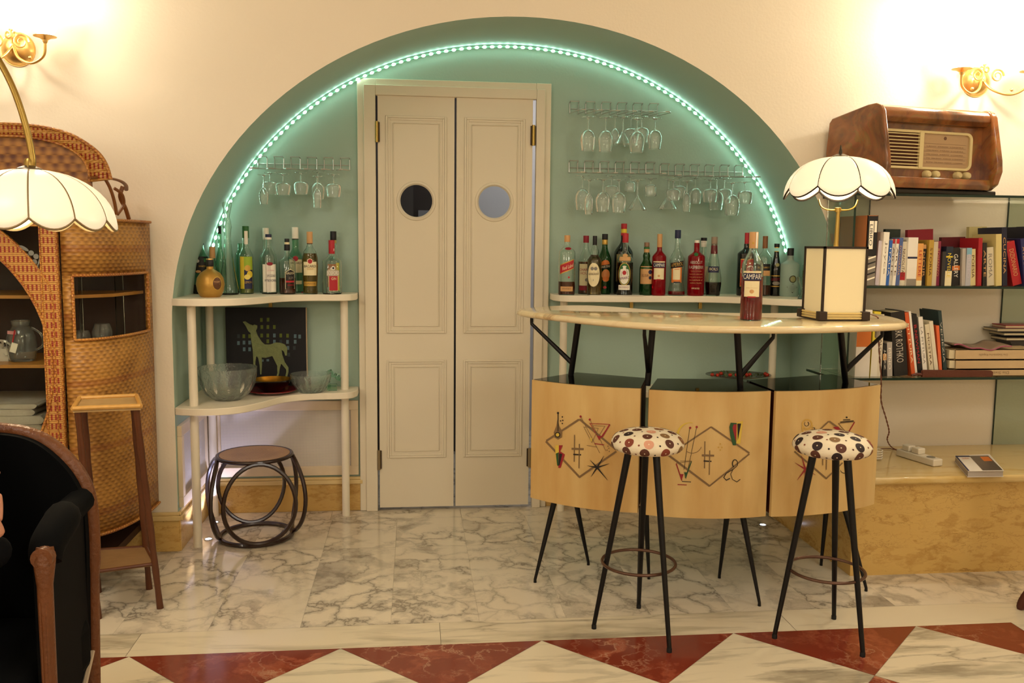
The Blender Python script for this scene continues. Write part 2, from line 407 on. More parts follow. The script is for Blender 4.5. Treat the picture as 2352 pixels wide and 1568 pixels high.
# floor : slabs, pale border strip, red / white diamonds
def clip(poly, ax, val, keep_less):
    out = []
    for i, p in enumerate(poly):
        q = poly[(i+1) % len(poly)]; pi = (p[ax] <= val) == keep_less; qi = (q[ax] <= val) == keep_less
        if pi: out.append(p)
        if pi != qi:
            t = (val-p[ax])/(q[ax]-p[ax]); out.append((p[0]+(q[0]-p[0])*t, p[1]+(q[1]-p[1])*t))
    return out
def floor_():
    m = M(); tid = []
    G = .0007
    def tile(poly, mi):
        if len(poly) < 3: return
        cx = sum(p[0] for p in poly)/len(poly); cy = sum(p[1] for p in poly)/len(poly)
        q = []
        for p in poly:
            d = Vector((p[0]-cx, p[1]-cy)); L = d.length
            q.append((cx+d.x*(1-G*1.3/max(L, .01)), cy+d.y*(1-G*1.3/max(L, .01)), 0))
        m.add(q, [tuple(range(len(q)))], mi); tid.append(random.random()*9)
    BY, DY = -1.345, -1.515; RX = 1.884; H = .3275; x0 = .222
    ys = [1.9, -.02, -.16, -.56, BY]
    for j in range(len(ys)-1):
        wdt = .305 if j != 1 else .62
        k0 = int((XL-.0)/wdt)-1
        for k in range(k0, int(XR/wdt)+2):
            a = .028+k*wdt; b = a+wdt
            a = max(a, XL); b = min(b, XR)
            if b > a: tile([(a, ys[j+1]), (b, ys[j+1]), (b, ys[j]), (a, ys[j])], 0)
    for a, b in ((XL, -2.3), (-2.3, -1.1), (-1.1, -.11), (-.11, 1.1), (1.1, RX+.14), (RX+.14, 3.1), (3.1, XR)):
        tile([(a, DY), (b, DY), (b, BY), (a, BY)], 1)
    y = DY-H; row = 0
    cols = range(-7, 4)
    for r in range(0, 18):
        cy = DY - H*r
        for c in cols:
            cx = x0 + 2*H*c + (H if r % 2 == 0 else 0)
            P = [(cx-H, cy), (cx, cy-H), (cx+H, cy), (cx, cy+H)]
            P = clip(P, 1, DY, True); P = clip(P, 1, YB, False) if P else P
            P = clip(P, 0, RX, True) if P else P; P = clip(P, 0, XL, False) if P else P
            if P and len(P) > 2: tile(P, 3 if r % 2 == 0 else 2)
    k = DY
    while k > YB:
        tile([(RX, max(k-.9, YB)), (XR, max(k-.9, YB)), (XR, k), (RX, k)], 1); k -= .9
    o = m.build('floor', [m_white, m_border, m_diam, m_red, flat('grout', '#8d8370', .6)], sharp=0)
    at_ = o.data.attributes.new('tid', 'FLOAT', 'FACE'); at_.data.foreach_set('value', tid)
    struct(o)
    o2 = M().quad((XL, YB, -.0012), (XR, YB, -.0012), (XR, 1.9, -.0012), (XL, 1.9, -.0012)).build('floor', flat('grout', '#8d8370', .6), sharp=0); struct(o2)
floor_()
# room behind the door
m = M(); kx0, kx1, ky1 = -1.6, 1.7, 1.8
m.quad((kx0, ky1, 0), (kx1, ky1, 0), (kx1, ky1, 2.5), (kx0, ky1, 2.5)); m.quad((kx0, .01, 0), (kx0, ky1, 0), (kx0, ky1, 2.5), (kx0, .01, 2.5)); m.quad((kx1, .01, 0), (kx1, ky1, 0), (kx1, ky1, 2.5), (kx1, .01, 2.5))
m.quad((kx0, .01, 2.5), (kx1, .01, 2.5), (kx1, ky1, 2.5), (kx0, ky1, 2.5))
m.quad((kx0, .012, 0), (DL-.02, .012, 0), (DL-.02, .012, 2.5), (kx0, .012, 2.5)); m.quad((DR+.02, .012, 0), (kx1, .012, 0), (kx1, .012, 2.5), (DR+.02, .012, 2.5)); m.quad((DL-.02, .012, DT+.02), (DR+.02, .012, DT+.02), (DR+.02, .012, 2.5), (DL-.02, .012, 2.5))
struct(m.build('wall_kitchen', mat('kitchen_wall', '#d6d2cc', .6), sharp=0))
light('kitchen_lamp_light', 'POINT', (.7, .9, 2.2), 16, (.95, .95, 1), .12)
t = thing('kitchen_cupboard', 'dark grey kitchen cupboard seen dimly through the left porthole', 'cupboard', (-.55, 1.35, 0))
mm = mat('dark_cupboard', '#3c3532', .4)
M().bb((-1.5, 1.2, 0), (.08, 1.78, 2.3)).build('body', mm, t)
M().bb((-.62, 1.18, 1.2), (-.2, 1.2, 1.9)).build('door', mat('cupboard_door', '#55504c', .4), t)
M().bb((-.17, 1.17, 1.28), (-.06, 1.2, 1.5)).build('notice', mat('cupboard_notice', '#9a9a9c', .5), t)

# door casing and leaves
def casing():
    m = M(); a, b, c = -.458, .455, 2.06
    for i, (d, y) in enumerate(((0, -.02), (.03, -.034), (.055, -.026))):
        m.bb((a+d, 0, 0), (DL+.012, y, c-d)); m.bb((DR-.012, 0, 0), (b-d, y, c-d)); m.bb((DL+.012, 0, DT-.012), (DR-.012, y, c-d))
    return m
struct(casing().build('trim_1', white_paint, bevel=.003))
def leaf(idx, x0, x1, hinge_x):
    d = bpy.data.objects.new('door_%d' % idx, None); COL.objects.link(d); d.location = ((x0+x1)/2, -.02, 0); struct(d)
    z0, z1 = .015, 1.985; cxm = (x0+x1)/2; wz = 1.5; wr = .079
    m = M()
    # leaf front built as a grid-free slab with a round hole: strips around a square patch, then patch ring
    Y0, Y1 = .012, -.022
    q = .13
    m.bb((x0, Y0, z0), (x1, Y1, wz-q)); m.bb((x0, Y0, wz+q), (x1, Y1, z1)); m.bb((x0, Y0, wz-q), (cxm-q, Y1, wz+q)); m.bb((cxm+q, Y0, wz-q), (x1, Y1, wz+q))
    N = 40; circ = [(cxm+wr*math.cos(2*PI*i/N), wz+wr*math.sin(2*PI*i/N)) for i in range(N)]
    def sq(i):
        a = 2*PI*i/N; cx_, s_ = math.cos(a), math.sin(a); k = q/max(abs(cx_), abs(s_)); return (cxm+cx_*k, wz+s_*k)
    for i in range(N):
        j = (i+1) % N; a, b, c, e = circ[i], circ[j], sq(j), sq(i)
        m.quad((a[0], Y1, a[1]), (b[0], Y1, b[1]), (c[0], Y1, c[1]), (e[0], Y1, e[1])); m.quad((a[0], Y0, a[1]), (b[0], Y0, b[1]), (c[0], Y0, c[1]), (e[0], Y0, e[1]))
        m.quad((a[0], Y0, a[1]), (b[0], Y0, b[1]), (b[0], Y1, b[1]), (a[0], Y1, a[1]))
    m.build('leaf', white_paint, d, sharp=30)
    for (pz0, pz1) in ((.872, 1.892), (.262, .742)):
        pm = M(); a, b = x0+.037, x1-.037
        def fr(i0, w, y, h):
            A, B, C, D_ = a+i0, b-i0, pz0+i0, pz1-i0
            pm.bb((A, y, C), (A+w, y-h, D_)); pm.bb((B-w, y, C), (B, y-h, D_)); pm.bb((A+w, y, C), (B-w, y-h, C+w)); pm.bb((A+w, y, D_-w), (B-w, y-h, D_))
        fr(0, .010, Y1, .007); fr(.010, .010, Y1, .004); fr(.032, .004, Y1, .005)
        pm.build('panel_moulding', white_paint, d, bevel=.002)
    M().lathe([(wr-.004, -.002), (wr+.003, .006), (wr+.012, .004), (wr+.016, -.002)], 40, (cxm, Y1, wz), rot=Matrix.Rotation(PI/2, 3, 'X')).build('porthole_ring', white_paint, d)
    M().lathe([(0, -.002), (wr, -.002), (wr, .002), (0, .002)], 40, (cxm, -.005, wz), rot=Matrix.Rotation(PI/2, 3, 'X')).build('porthole_glass', mat('porthole_glass', '#dfe3e6', .05, trans=1, ior=1.1), d)
    for hz, hm in ((1.815, brass), (.255, mat('painted_hinge', '#8b7a5a', .5, metal=.3))):
        h = M(); h.tube([(hinge_x, -.036, hz-.048), (hinge_x, -.036, hz+.048)], .008, 10)
        h.bb((hinge_x-.013, -.03, hz-.045), (hinge_x+.013, -.024, hz+.045), 1)
        h.build('hinge', [hm, mat('dark_hinge', '#3a2a18', .4, metal=.5)], d)
leaf(1, -.3635, -.005, -.367); leaf(2, .005, .3665, .369)

# baseboards
def bboard(m, pts, h=.135, t=.012, cap=.034):
    """pts polyline along wall, room side to the right of travel"""
    for (x0, y0), (x1, y1) in zip(pts, pts[1:]):
        d = Vector((x1-x0, y1-y0, 0)); L = d.length; d.normalize(); nrm = Vector((d.y, -d.x, 0))
        rot = Matrix(((d.x, -nrm.x, 0), (d.y, -nrm.y, 0), (0, 0, 1)))
        c = Vector(((x0+x1)/2, (y0+y1)/2, 0))
        m.box(c+nrm*(t/2)+Vector((0, 0, h/2)), (L+t, t, h), 0, rot)
        m.box(c+nrm*(t*.9)+Vector((0, 0, h+cap*.3)), (L+t*2.6, t*1.8, cap*.6), 1, rot)
        m.box(c+nrm*(t*.6)+Vector((0, 0, h+cap*.8)), (L+t*1.4, t*1.2, cap*.4), 1, rot)
    return m
LX = ACX-AA
struct(bboard(M(), [(XL, WY), (LX, WY), ]).build('baseboard_front', [m_yellow, m_bench], bevel=.003))
struct(bboard(M(), [(LX, WY), (LX, 0)]).build('baseboard_left', [m_yellow, m_bench], bevel=.003))
struct(bboard(M(), [(LX, 0), (-.462, 0)]).build('baseboard_niche', [m_yellow, m_bench], bevel=.003))
struct(bboard(M(), [(.46, 0), (1.46, 0)]).build('baseboard_right', [m_yellow, m_bench], bevel=.003))

# radiator covers in the niche
def radcover(label, p0, p1, z0, z1):
    p0 = Vector((*p0, 0)); p1 = Vector((*p1, 0)); d = (p1-p0); L = d.length; d.normalize(); nrm = Vector((d.y, -d.x, 0))
    rot = Matrix(((d.x, -nrm.x, 0), (d.y, -nrm.y, 0), (0, 0, 1)))
    c = (p0+p1)/2; t = thing('radiator_cover', label, 'radiator cover', (c.x, c.y, z0))
    m = M(); fw = .045; H = z1-z0
    def b(u, z, w, h, th, mi=0): m.box(c+d*u+nrm*(th/2)+Vector((0, 0, z)), (w, th, h), mi, rot)
    b(0, z1-fw/2, L, fw, .02); b(0, z0+fw/2, L, fw, .02); b(-L/2+fw*.4, (z0+z1)/2, fw*.8, H-2*fw, .02); b(L/2-fw*.4, (z0+z1)/2, fw*.8, H-2*fw, .02)
    m.build('frame', mat('limed_wood_frame', '#dcc9a8', .5, var=.05, vscale=20), t, bevel=.002)
    m = M(); m.box(c+nrm*.006+Vector((0, 0, (z0+z1)/2)), (L-fw*1.5, .004, H-2*fw), 0, rot); m.build('perforated_panel', perf, t)
radcover('white framed radiator cover with perforated panel behind the round cane stool', (-1.15, 0), (-.465, 0), .18, .545)
radcover('narrow side radiator cover on the left reveal of the niche', (LX, WY+.02), (LX, -.02), .18, .53)
# floor spot lights
def spot_light(x, y, label, cast=True):
    t = thing('floor_spotlight', label, 'spotlight', (x, y, 0), group='small round lights set in the niche floor')
    M().lathe([(.019, 0), (.019, .003), (.014, .004), (.013, .0015)], 20, (x, y, 0)).build('rim', chrome, t)
    M().lathe([(0, .0025), (.0135, .0025), (.0135, .001)], 20, (x, y, 0)).build('lens', floor_led, t)
    if cast: light('floor_spotlight_light', 'SPOT', (x, y, .012), cast, (.62, .62, 1), .012, (PI, 0, 0), spot=1.5)
spot_light(-1.118, -.155, 'tiny blue-white floor light at the foot of the rear shelf post', 7)
spot_light(-1.095, -.395, 'tiny blue-white floor light beside the front shelf post, left of the cane stool', 7)
spot_light(1.432, -.392, 'tiny white floor light near the marble bench behind the right stool', .6)

# ------------------------------------------------------------------ LED strip
def led_strip():
    t = thing('led_strip', 'greenish white LED rope light following the inner edge of the arch', 'light strip', (ACX, -.02, 1.3))
    n = 100; a, b = AA-.014, AB-.014
    # arc-length sampling from lower left to lower right
    raw = [(ACX-a, .0+1.20)]+[(ACX+a*math.cos(PI-PI*i/400), AZ+b*math.sin(PI*i/400)) for i in range(401)]
    raw = [p for p in raw if p[1] > (1.262)]
    L = [0]
    for p, q in zip(raw, raw[1:]): L.append(L[-1]+math.hypot(q[0]-p[0], q[1]-p[1]))
    def pos(s):
        for i in range(len(L)-1):
            if L[i+1] >= s: k = (s-L[i])/(L[i+1]-L[i]); return (raw[i][0]+(raw[i+1][0]-raw[i][0])*k, raw[i][1]+(raw[i+1][1]-raw[i][1])*k)
        return raw[-1]
    M().tube([(x, -.022, z) for x, z in raw[::4]]+[(raw[-1][0], -.022, raw[-1][1])], .0045, 6).build('cord', mat('led_cord', '#8fc4a8', .3), t)
    lm = M(); lm.sphere((0, 0, 0), .0062, 6, 0, (1.5, 1, 1)); proto = None
    for i in range(n):
        x, z = pos(L[-1]*(i+.5)/n); x2, z2 = pos(min(L[-1], L[-1]*(i+.5)/n+.01)); ang = math.atan2(z2-z, x2-x)
        if proto is None: o = lm.build('led', led_m, t, world=False); proto = o
        else: o = proto.copy(); COL.objects.link(o); o.parent = t
        o.location = Vector((x, -.027, z))-Vector(t.location); o.rotation_euler = (0, -ang, 0)
led_strip()

# ------------------------------------------------------------------ curved white shelves
ZU, ZLO = 1.066, .612
def shelf_unit(label, outline, zs, posts, clip_x, brackets=()):
    c = (sum(p[0] for p in outline)/len(outline), -.2)
    t = thing('curved_shelf_unit', label, 'shelf', (c[0], c[1], 0))
    for z in zs:
        M().prism(outline, z-.03, z).build('shelf_board', shelf_paint, t, sharp=50, bevel=.003)
    for x, y in posts:
        m = M(); 
        lev = [0]+sorted(zs)
        for a, b in zip(lev, lev[1:]): m.lathe([(.0, a), (.018, a), (.018, b-.03), (0, b-.03)], 20, (x, y, 0))
        m.build('post', shelf_paint, t, sharp=50)
    for x, z in brackets:
        m = M(); m.bb((x-.008, -.002, z-.075), (x+.008, -.012, z-.03)); m.bb((x-.008, -.002, z-.036), (x+.008, -.1, z-.031)); m.build('bracket', brass, t)
    return t
lo = [(LX+.001, -.001)]+[(LX+.001, -.53)]+[tuple(p[:2]) for p in bez([(LX+.03, -.548, 0), (-1.05, -.565, 0), (-.93, -.52, 0), (-.85, -.41, 0), (-.775, -.27, 0), (-.67, -.205, 0), (-.55, -.195, 0), (-.487, -.17, 0), (-.462, -.11, 0)], 6)]+[(-.462, -.001)]
shelf_unit('ivory wavy-edged shelves on round posts left of the double door', lo, [ZLO, ZU], [(-1.118, -.485), (-1.142, -.05), (-.522, -.085)], 0, [(-.87, ZU)])
ro = [(.462, -.001), (.462, -.11)]+[tuple(p[:2]) for p in bez([(.48, -.175, 0), (.53, -.215, 0), (.65, -.225, 0), (1.0, -.22, 0), (1.2, -.235, 0), (1.36, -.33, 0), (1.47, -.44, 0), (1.58, -.50, 0), (ACX+AA-.004, -.52, 0)], 6)]+[(ACX+AA-.004, -.001)]
shelf_unit('ivory wavy-edged shelves on round posts behind the bar counter', ro, [ZLO, ZU], [(.52, -.085), (1.555, -.13)], 0, [(.87, ZU), (1.22, ZU)])

# ------------------------------------------------------------------ stemware racks and glasses
def rack(x0, x1, z, nloop, label):
    t = thing('glass_rack', label, 'glass rack', ((x0+x1)/2, -.01, z))
    m = M(); pitch = (x1-x0)/(nloop-.45); lw = pitch*.55; R = .0027
    m.tube([(x0, -.006, z-.026), (x1, -.006, z-.026)], R, 6)
    for i in range(nloop):
        a = x0+i*pitch; b = a+lw
        m.tube([(a, -.012, z-.05), (a, -.006, z), (a, -.03, z+.006), (b, -.03, z+.006), (b, -.006, z), (b, -.012, z-.05)], R, 6)
        if i < nloop-1 or True:
            pass
        zf = z-.066
        m.tube([(a, -.012, z-.05), (a, -.24, zf), (a+lw*.3, -.262, zf), (b-lw*.3, -.262, zf), (b, -.24, zf), (b, -.012, z-.05)], R, 6)
    m.build('wire_frame', chrome, t); return t
def glass_proto(kind):
    """hanging upside down, origin at the foot underside (top), extends downward"""
    th = .0011
    K = {  # (foot_r, stem_len, bowl profile [(r, drop from stem end)])
        'wine': (.034, .060, [(.004, 0), (.022, .010), (.034, .030), (.037, .055), (.034, .085), (.031, .105)]),
        'goblet': (.033, .048, [(.004, 0), (.029, .006), (.038, .02), (.037, .045), (.033, .075)]),
        'tulip': (.03, .075, [(.004, 0), (.016, .014), (.024, .04), (.023, .07), (.018, .098)]),
        'cone': (.032, .072, [(.003, 0), (.012, .014), (.03, .040), (.048, .066)]),
        'flute': (.028, .070, [(.003, 0), (.012, .012), (.02, .035), (.021, .07), (.019, .115)]),
        'short': (.03, .03, [(.005, 0), (.024, .006), (.029, .02), (.029, .062)]),
    }[kind]
    fr, sl, bw = K
    bw = [tuple(p[:2]) for p in bez([(a, b, 0) for a, b in bw], 3)]
    outer = [(r, -sl-d) for r, d in bw]; inner = [(max(r-th, .0006), -sl-d-(.003 if i == 0 else 0)) for i, (r, d) in enumerate(bw)]
    st = M().lathe([(0, 0), (fr, -.0004), (fr, -.0022), (.012, -.004), (.0032, -.012), (.0026, -sl*.5), (.004, -sl), (0, -sl-.0004)], 20)
    bo = M().lathe([(0, -sl-.0005)]+outer+[(bw[-1][0]-th*.5, -sl-bw[-1][1]-.0008)]+inner[::-1]+[(0, -sl-.0035)], 24)
    return st, bo, sl+bw[-1][1]
GP = {}
def hang(kind, px, pybot, y, zrail, label, group):
    """hang so the rim bottom shows at (px, pybot)"""
    p = at(px, pybot, y=y)
    if kind not in GP:
        st, bo, H = glass_proto(kind)
        t = thing('hanging_glass', label, 'glass', (0, 0, 0), 0, group)
        st.build('stem', thin_glass, t, world=False, sharp=60); bo.build('bowl', thin_glass, t, world=False, sharp=60)
        GP[kind] = (t, H); o = t
    else: o = dup(GP[kind][0], (0, 0, 0), 0, label); o['group'] = group
    H = GP[kind][1]; drop = zrail-p.z; k = max(.75, min(1.35, drop/H))
    o.location = (p.x, y, zrail); o.scale = ((k+1)/2, (k+1)/2, k)
rack(-.915, -.495, 1.687, 6, 'chrome wire stemware rack on the green wall left of the door')
rack(.545, .975, 1.974, 6, 'upper chrome wire stemware rack right of the door')
rack(.547, .966, 1.696, 6, 'lower chrome wire stemware rack nearest the door frame')
rack(.997, 1.413, 1.690, 6, 'lower chrome wire stemware rack nearest the light strip')
gl = [('tulip', 606, 434, -.2), ('goblet', 621, 446, -.14), ('goblet', 651, 446, -.17), ('goblet', 692, 446, -.12), ('wine', 731, 440, -.08), ('flute', 729, 472, -.22), ('goblet', 766, 452, -.15)]
for i, (k, x, yb, y) in enumerate(gl): hang(k, x, yb, y, 1.687-.05-.055*(-y)/.25+.004, 'clear stemmed glass hanging %s from the left on the rack left of the door' % ORD[i], 'glasses hanging left of the door')
gl = [('wine', 1350, 346, -.2), ('wine', 1390, 348, -.2), ('tulip', 1412, 330, -.1), ('cone', 1430, 331, -.16), ('goblet', 1448, 335, -.08), ('wine', 1462, 350, -.22), ('goblet', 1472, 328, -.12), ('wine', 1503, 342, -.18)]
for i, (k, x, yb, y) in enumerate(gl): hang(k, x, yb, y, 1.974-.05-.055*(-y)/.25+.004, 'clear stemmed glass hanging %s from the left on the upper right rack' % ORD[i], 'glasses hanging from the upper right rack')
gl = [('wine', 1337, 482, -.1), ('flute', 1352, 492, -.22), ('wine', 1384, 486, -.2), ('wine', 1421, 488, -.2), ('goblet', 1404, 455, -.08), ('cone', 1463, 482, -.2), ('short', 1447, 440, -.08), ('short', 1494, 450, -.14), ('cone', 1534, 480, -.14), ('goblet', 1546, 460, -.2),
      ('flute', 1576, 486, -.2), ('goblet', 1560, 455, -.07), ('wine', 1596, 468, -.09), ('goblet', 1630, 464, -.14), ('wine', 1644, 482, -.08), ('goblet', 1662, 466, -.1), ('wine', 1680, 494, -.23), ('goblet', 1710, 468, -.2)]
for i, (k, x, yb, y) in enumerate(gl): hang(k, x, yb, y, 1.694-.05-.055*(-y)/.25+.004, 'clear stemmed glass hanging %s from the left on the lower right racks' % ORD[i], 'glasses hanging from the lower right racks')

# ------------------------------------------------------------------ bar counter
ZT = .79; ZB0 = .338
bar = thing('bar_counter', 'curved three-section cocktail bar with marble top and painted maple fronts', 'bar counter', (.85, -1.15, 0))
def arc_front(A, B, bulge=.037, n=14):
    A = Vector((*A, 0)); B = Vector((*B, 0)); d = B-A; nrm = Vector((d.y, -d.x, 0)).normalized()
    return lambda u, off=0.0: A+d*u+nrm*(bulge*4*u*(1-u)+off)
units = [((.249, -.988), (.612, -1.215), (.700, -.963), (.456, -.80)), ((.6375, -1.24), (1.068, -1.289), (1.052, -1.012), (.737, -.976)), ((1.085, -1.297), (1.544, -1.173), (1.488, -.891), (1.072, -1.034))]
FR = []
for ui, (A, B, C, D_) in enumerate(units):
    f = arc_front(A, B); FR.append(f); N = 14
    fr = [f(i/N, -.012) for i in range(N+1)]
    poly = [(p.x, p.y) for p in fr]+[C, D_]
    m = M(); m.prism(poly, ZB0+.004, ZT-.006)
    cab = m.build('cabinet', mahog, bar, sharp=40)
    m = M(); e = .006
    inn = [f(i/N, -.012) for i in range(N+1)]; out = [f(i/N, 0) for i in range(N+1)]
    for i in range(N):
        a, b, c, d = out[i], out[i+1], inn[i+1], inn[i]
        for z, fl in ((ZB0-.006, 1), (ZT, 0)): m.quad((a.x, a.y, z), (b.x, b.y, z), (c.x, c.y, z), (d.x, d.y, z))
        m.quad((a.x, a.y, ZB0-.006), (b.x, b.y, ZB0-.006), (b.x, b.y, ZT), (a.x, a.y, ZT)); m.quad((d.x, d.y, ZB0-.006), (c.x, c.y, ZB0-.006), (c.x, c.y, ZT), (d.x, d.y, ZT))
    for i in (0, N):
        a, d = out[i], inn[i]; m.quad((a.x, a.y, ZB0-.006), (d.x, d.y, ZB0-.006), (d.x, d.y, ZT), (a.x, a.y, ZT))
    m.build('front_panel', maple_m, cab)
    cxy = Vector((sum(p[0] for p in poly)/len(poly), sum(p[1] for p in poly)/len(poly)))
    gp = [tuple(cxy+(Vector(p)-cxy)*.985) for p in poly]
    M().prism(gp, ZT-.006, ZT+.001).build('glass_top', black_gloss, cab)
# painted cocktail motifs; pixel sketches laid on the curved fronts
ink = [flat('ink_black', '#1d1713'), flat('ink_taupe', '#7d6240'), flat('ink_red', '#96202a'), flat('ink_green', '#27502c'), flat('ink_yellow', '#d8ba48'), flat('ink_ochre', '#c9a04c')]
K_, T_, R2, G_, Y_, O_ = range(6)
class Sketch:
    def __init__(s, ui): s.f = FR[ui]; s.m = M(); s.A = units[ui][0]; s.B = units[ui][1]; s.lay = 0
    def P(s, px, py, off=.0012):
        A = Vector((*s.A, 0)); B = Vector((*s.B, 0)); d = B-A; nrm = Vector((d.y, -d.x, 0)).normalized(); r = ray(px, py); bul = 0
        for _ in range(3):
            pt = A+nrm*bul; t = (pt-CAM).dot(nrm)/r.dot(nrm); q = CAM+r*t; u = (q-A).dot(d)/d.length_squared; bul = .037*4*u*(1-u)
        g = s.f(u, off+s.lay); return Vector((g.x, g.y, q.z))
    def poly(s, pts, mi): s.lay += .00004; s.m.add([s.P(*p) for p in pts], [tuple(range(len(pts)))], mi); return s
    def line(s, pts, w, mi, w2=None, closed=False):
        s.lay += .00004; w2 = w if w2 is None else w2
        if closed: pts = pts+[pts[0]]
        n = len(pts); L = []
        for i, p in enumerate(pts):
            a = pts[max(i-1, 0)]; b = pts[min(i+1, n-1)]; dx, dy = b[0]-a[0], b[1]-a[1]; l = math.hypot(dx, dy) or 1
            ww = (w+(w2-w)*i/(n-1))/2; L.append(((p[0]-dy/l*ww, p[1]+dx/l*ww), (p[0]+dy/l*ww, p[1]-dx/l*ww)))
        for (a, b), (c, d) in zip(L, L[1:]): s.m.add([s.P(*q) for q in (a, b, d, c)], [(0, 1, 2, 3)], mi)
        return s
    def segs(s, pts, w, mi):
        """long straight pieces are cut up so that they follow the curve of the front"""
        for p, q in zip(pts, pts[1:]):
            k = max(1, int(math.hypot(q[0]-p[0], q[1]-p[1])/14)); s.line([(p[0]+(q[0]-p[0])*i/k, p[1]+(q[1]-p[1])*i/k) for i in range(k+1)], w, mi)
        return s
    def disc(s, x, y, r, mi, ry=None):
        return s.poly([(x+r*math.cos(2*PI*i/14), y+(ry or r)*math.sin(2*PI*i/14)) for i in range(14)], mi)
    def arc(s, x, y, r, a0, a1, w, mi, w2=None, ry=None):
        return s.line([(x+r*math.cos(math.radians(a0+(a1-a0)*i/14)), y+(ry or r)*math.sin(math.radians(a0+(a1-a0)*i/14))) for i in range(15)], w, mi, w2)
    def star(s, x, y, tips, mi):
        for tx, ty in tips: s.line([(x, y), (tx, ty)], 4, mi, .6)
        return s
    def hashm(s, x, y):
        s.segs([(x-4, y-37), (x-5, y+25)], 2.4, T_); s.segs([(x+7, y-16), (x+6, y+40)], 2.4, T_); s.segs([(x-11, y-5), (x+17, y-4)], 4.5, T_); s.segs([(x-7, y+8), (x+11, y+9)], 3, K_); return s
s0 = Sketch(0)
s0.segs([(1330, 963), (1255, 1012)], 4.5, T_).segs([(1254, 1013), (1331, 1095)], 4.5, T_).segs([(1330, 1096), (1416, 1036)], 4.5, T_).segs([(1415, 1032), (1331, 962)], 4.5, T_)
s0.hashm(1324, 1035)
s0.poly([(1281, 962), (1285, 978), (1292, 992), (1291, 1004), (1282, 1009), (1274, 1004), (1272, 993), (1278, 978)], T_).disc(1281, 998, 6.5, K_).disc(1281, 998, 4, Y_).segs([(1282, 946), (1282, 990)], 2, K_).disc(1282, 948, 2.5, K_)
for dx, dy in ((1292, 957), (1288, 966), (1293, 965), (1292, 972)): s0.disc(dx, dy, 1.6, K_)
s0.poly([(1276, 1022), (1284, 1022), (1284, 1038), (1280, 1075), (1276, 1040)], Y_).poly([(1284, 1022), (1293, 1022), (1287, 1036), (1298, 1043), (1288, 1074), (1283, 1074), (1284, 1040)], R2).poly([(1277, 1041), (1284, 1038), (1283, 1070), (1280, 1068)], G_).poly([(1285, 1040), (1292, 1042), (1286, 1068), (1283, 1068)], K_)
s0.segs([(1334, 956), (1378, 1040)], 1, T_).segs([(1355, 963), (1392, 1035)], 1, T_).disc(1334, 956, 2.6, R2).disc(1355, 963, 2.6, R2)
s0.segs([(1354, 972), (1401, 974), (1377, 1009), (1356, 972)], 1.4, R2).segs([(1401, 974), (1383, 1004)], 3, R2).poly([(1371, 1000), (1382, 1001), (1377, 1011)], R2).segs([(1360, 977), (1390, 978), (1376, 1000)], 1, T_).segs([(1366, 1018), (1388, 1021)], 2, R2).segs([(1342, 980), (1375, 983), (1360, 1016), (1341, 979)], 1, T_).poly([(1355, 1006), (1361, 1005), (1359, 1015)], Y_).segs([(1348, 1022), (1372, 1026)], 1, T_)
s0.star(1372, 1073, [(1356, 1056), (1388, 1046), (1400, 1064), (1350, 1069), (1358, 1094), (1396, 1102)], K_)
for dx, dy in ((1395, 1033), (1399, 1029), (1400, 1036), (1397, 1024)): s0.disc(dx, dy, 1.4, T_)
s1 = Sketch(1)
s1.segs([(1633, 980), (1570, 1022)], 3.5, T_).segs([(1533, 1043), (1630, 1116)], 4.5, T_).segs([(1629, 1116), (1721, 1042)], 3.5, T_).segs([(1721, 1040), (1633, 980)], 4, T_)
s1.hashm(1623, 1050)
for dx, dy in ((1654, 1019), (1650, 1027), (1658, 1027), (1654, 1033)): s1.disc(dx, dy, 2, O_)
s1.arc(1586, 1000, 30, 180, 280, 6, Y_, 1).segs([(1584, 983), (1571, 1078)], 1, K_).segs([(1600, 980), (1580, 1078)], 1, K_).disc(1585, 982, 2.6, R2).disc(1600, 980, 2.6, R2)
s1.segs([(1553, 1064), (1566, 1103)], 2.5, R2).segs([(1588, 1059), (1574, 1097)], 2.5, G_).segs([(1553, 1063), (1588, 1059)], 1, T_).segs([(1562, 1058), (1589, 1058)], 1, T_).poly([(1561, 1088), (1570, 1088), (1565, 1104)], R2).poly([(1571, 1084), (1580, 1084), (1575, 1100)], G_).segs([(1556, 1112), (1577, 1113)], 2, R2).segs([(1566, 1105), (1587, 1106)], 1.6, K_).arc(1590, 1018, 22, 20, 130, 1.2, T_)
s1.poly([(1675, 980), (1678, 970), (1692, 971), (1690, 1022), (1683, 1022), (1677, 1000)], G_).poly([(1682, 982), (1685, 974), (1694, 974), (1690, 1014)], R2).poly([(1692, 970), (1706, 966), (1700, 1018), (1691, 1018)], Y_).poly([(1693, 972), (1702, 972), (1694, 1012)], K_)
s1.arc(1688, 1064, 6, 120, 400, 2.6, K_, 1.4, 9).line([(1692, 1070), (1682, 1078), (1668, 1086), (1662, 1096), (1668, 1102), (1676, 1098)], 1.4, K_, 2.6).line([(1684, 1076), (1678, 1088), (1682, 1100), (1692, 1106), (1700, 1100)], 1.2, K_, 1.8)
s2 = Sketch(2)
s2.segs([(1903, 967), (1870, 998)], 3.5, T_).segs([(1824, 1036), (1898, 1099)], 4, T_).segs([(1897, 1099), (1935, 1062)], 3, T_).segs([(1950, 1000), (1904, 967)], 4, T_)
s2.arc(1853, 974, 11, 0, 360, 3.5, O_).arc(1852, 973, 5, -60, 230, 1.6, K_, 1).line([(1842, 980), (1844, 1000)], 3, O_).line([(1866, 976), (1864, 996)], 2, O_).segs([(1866, 982), (1871, 982), (1869, 992)], 1.4, K_)
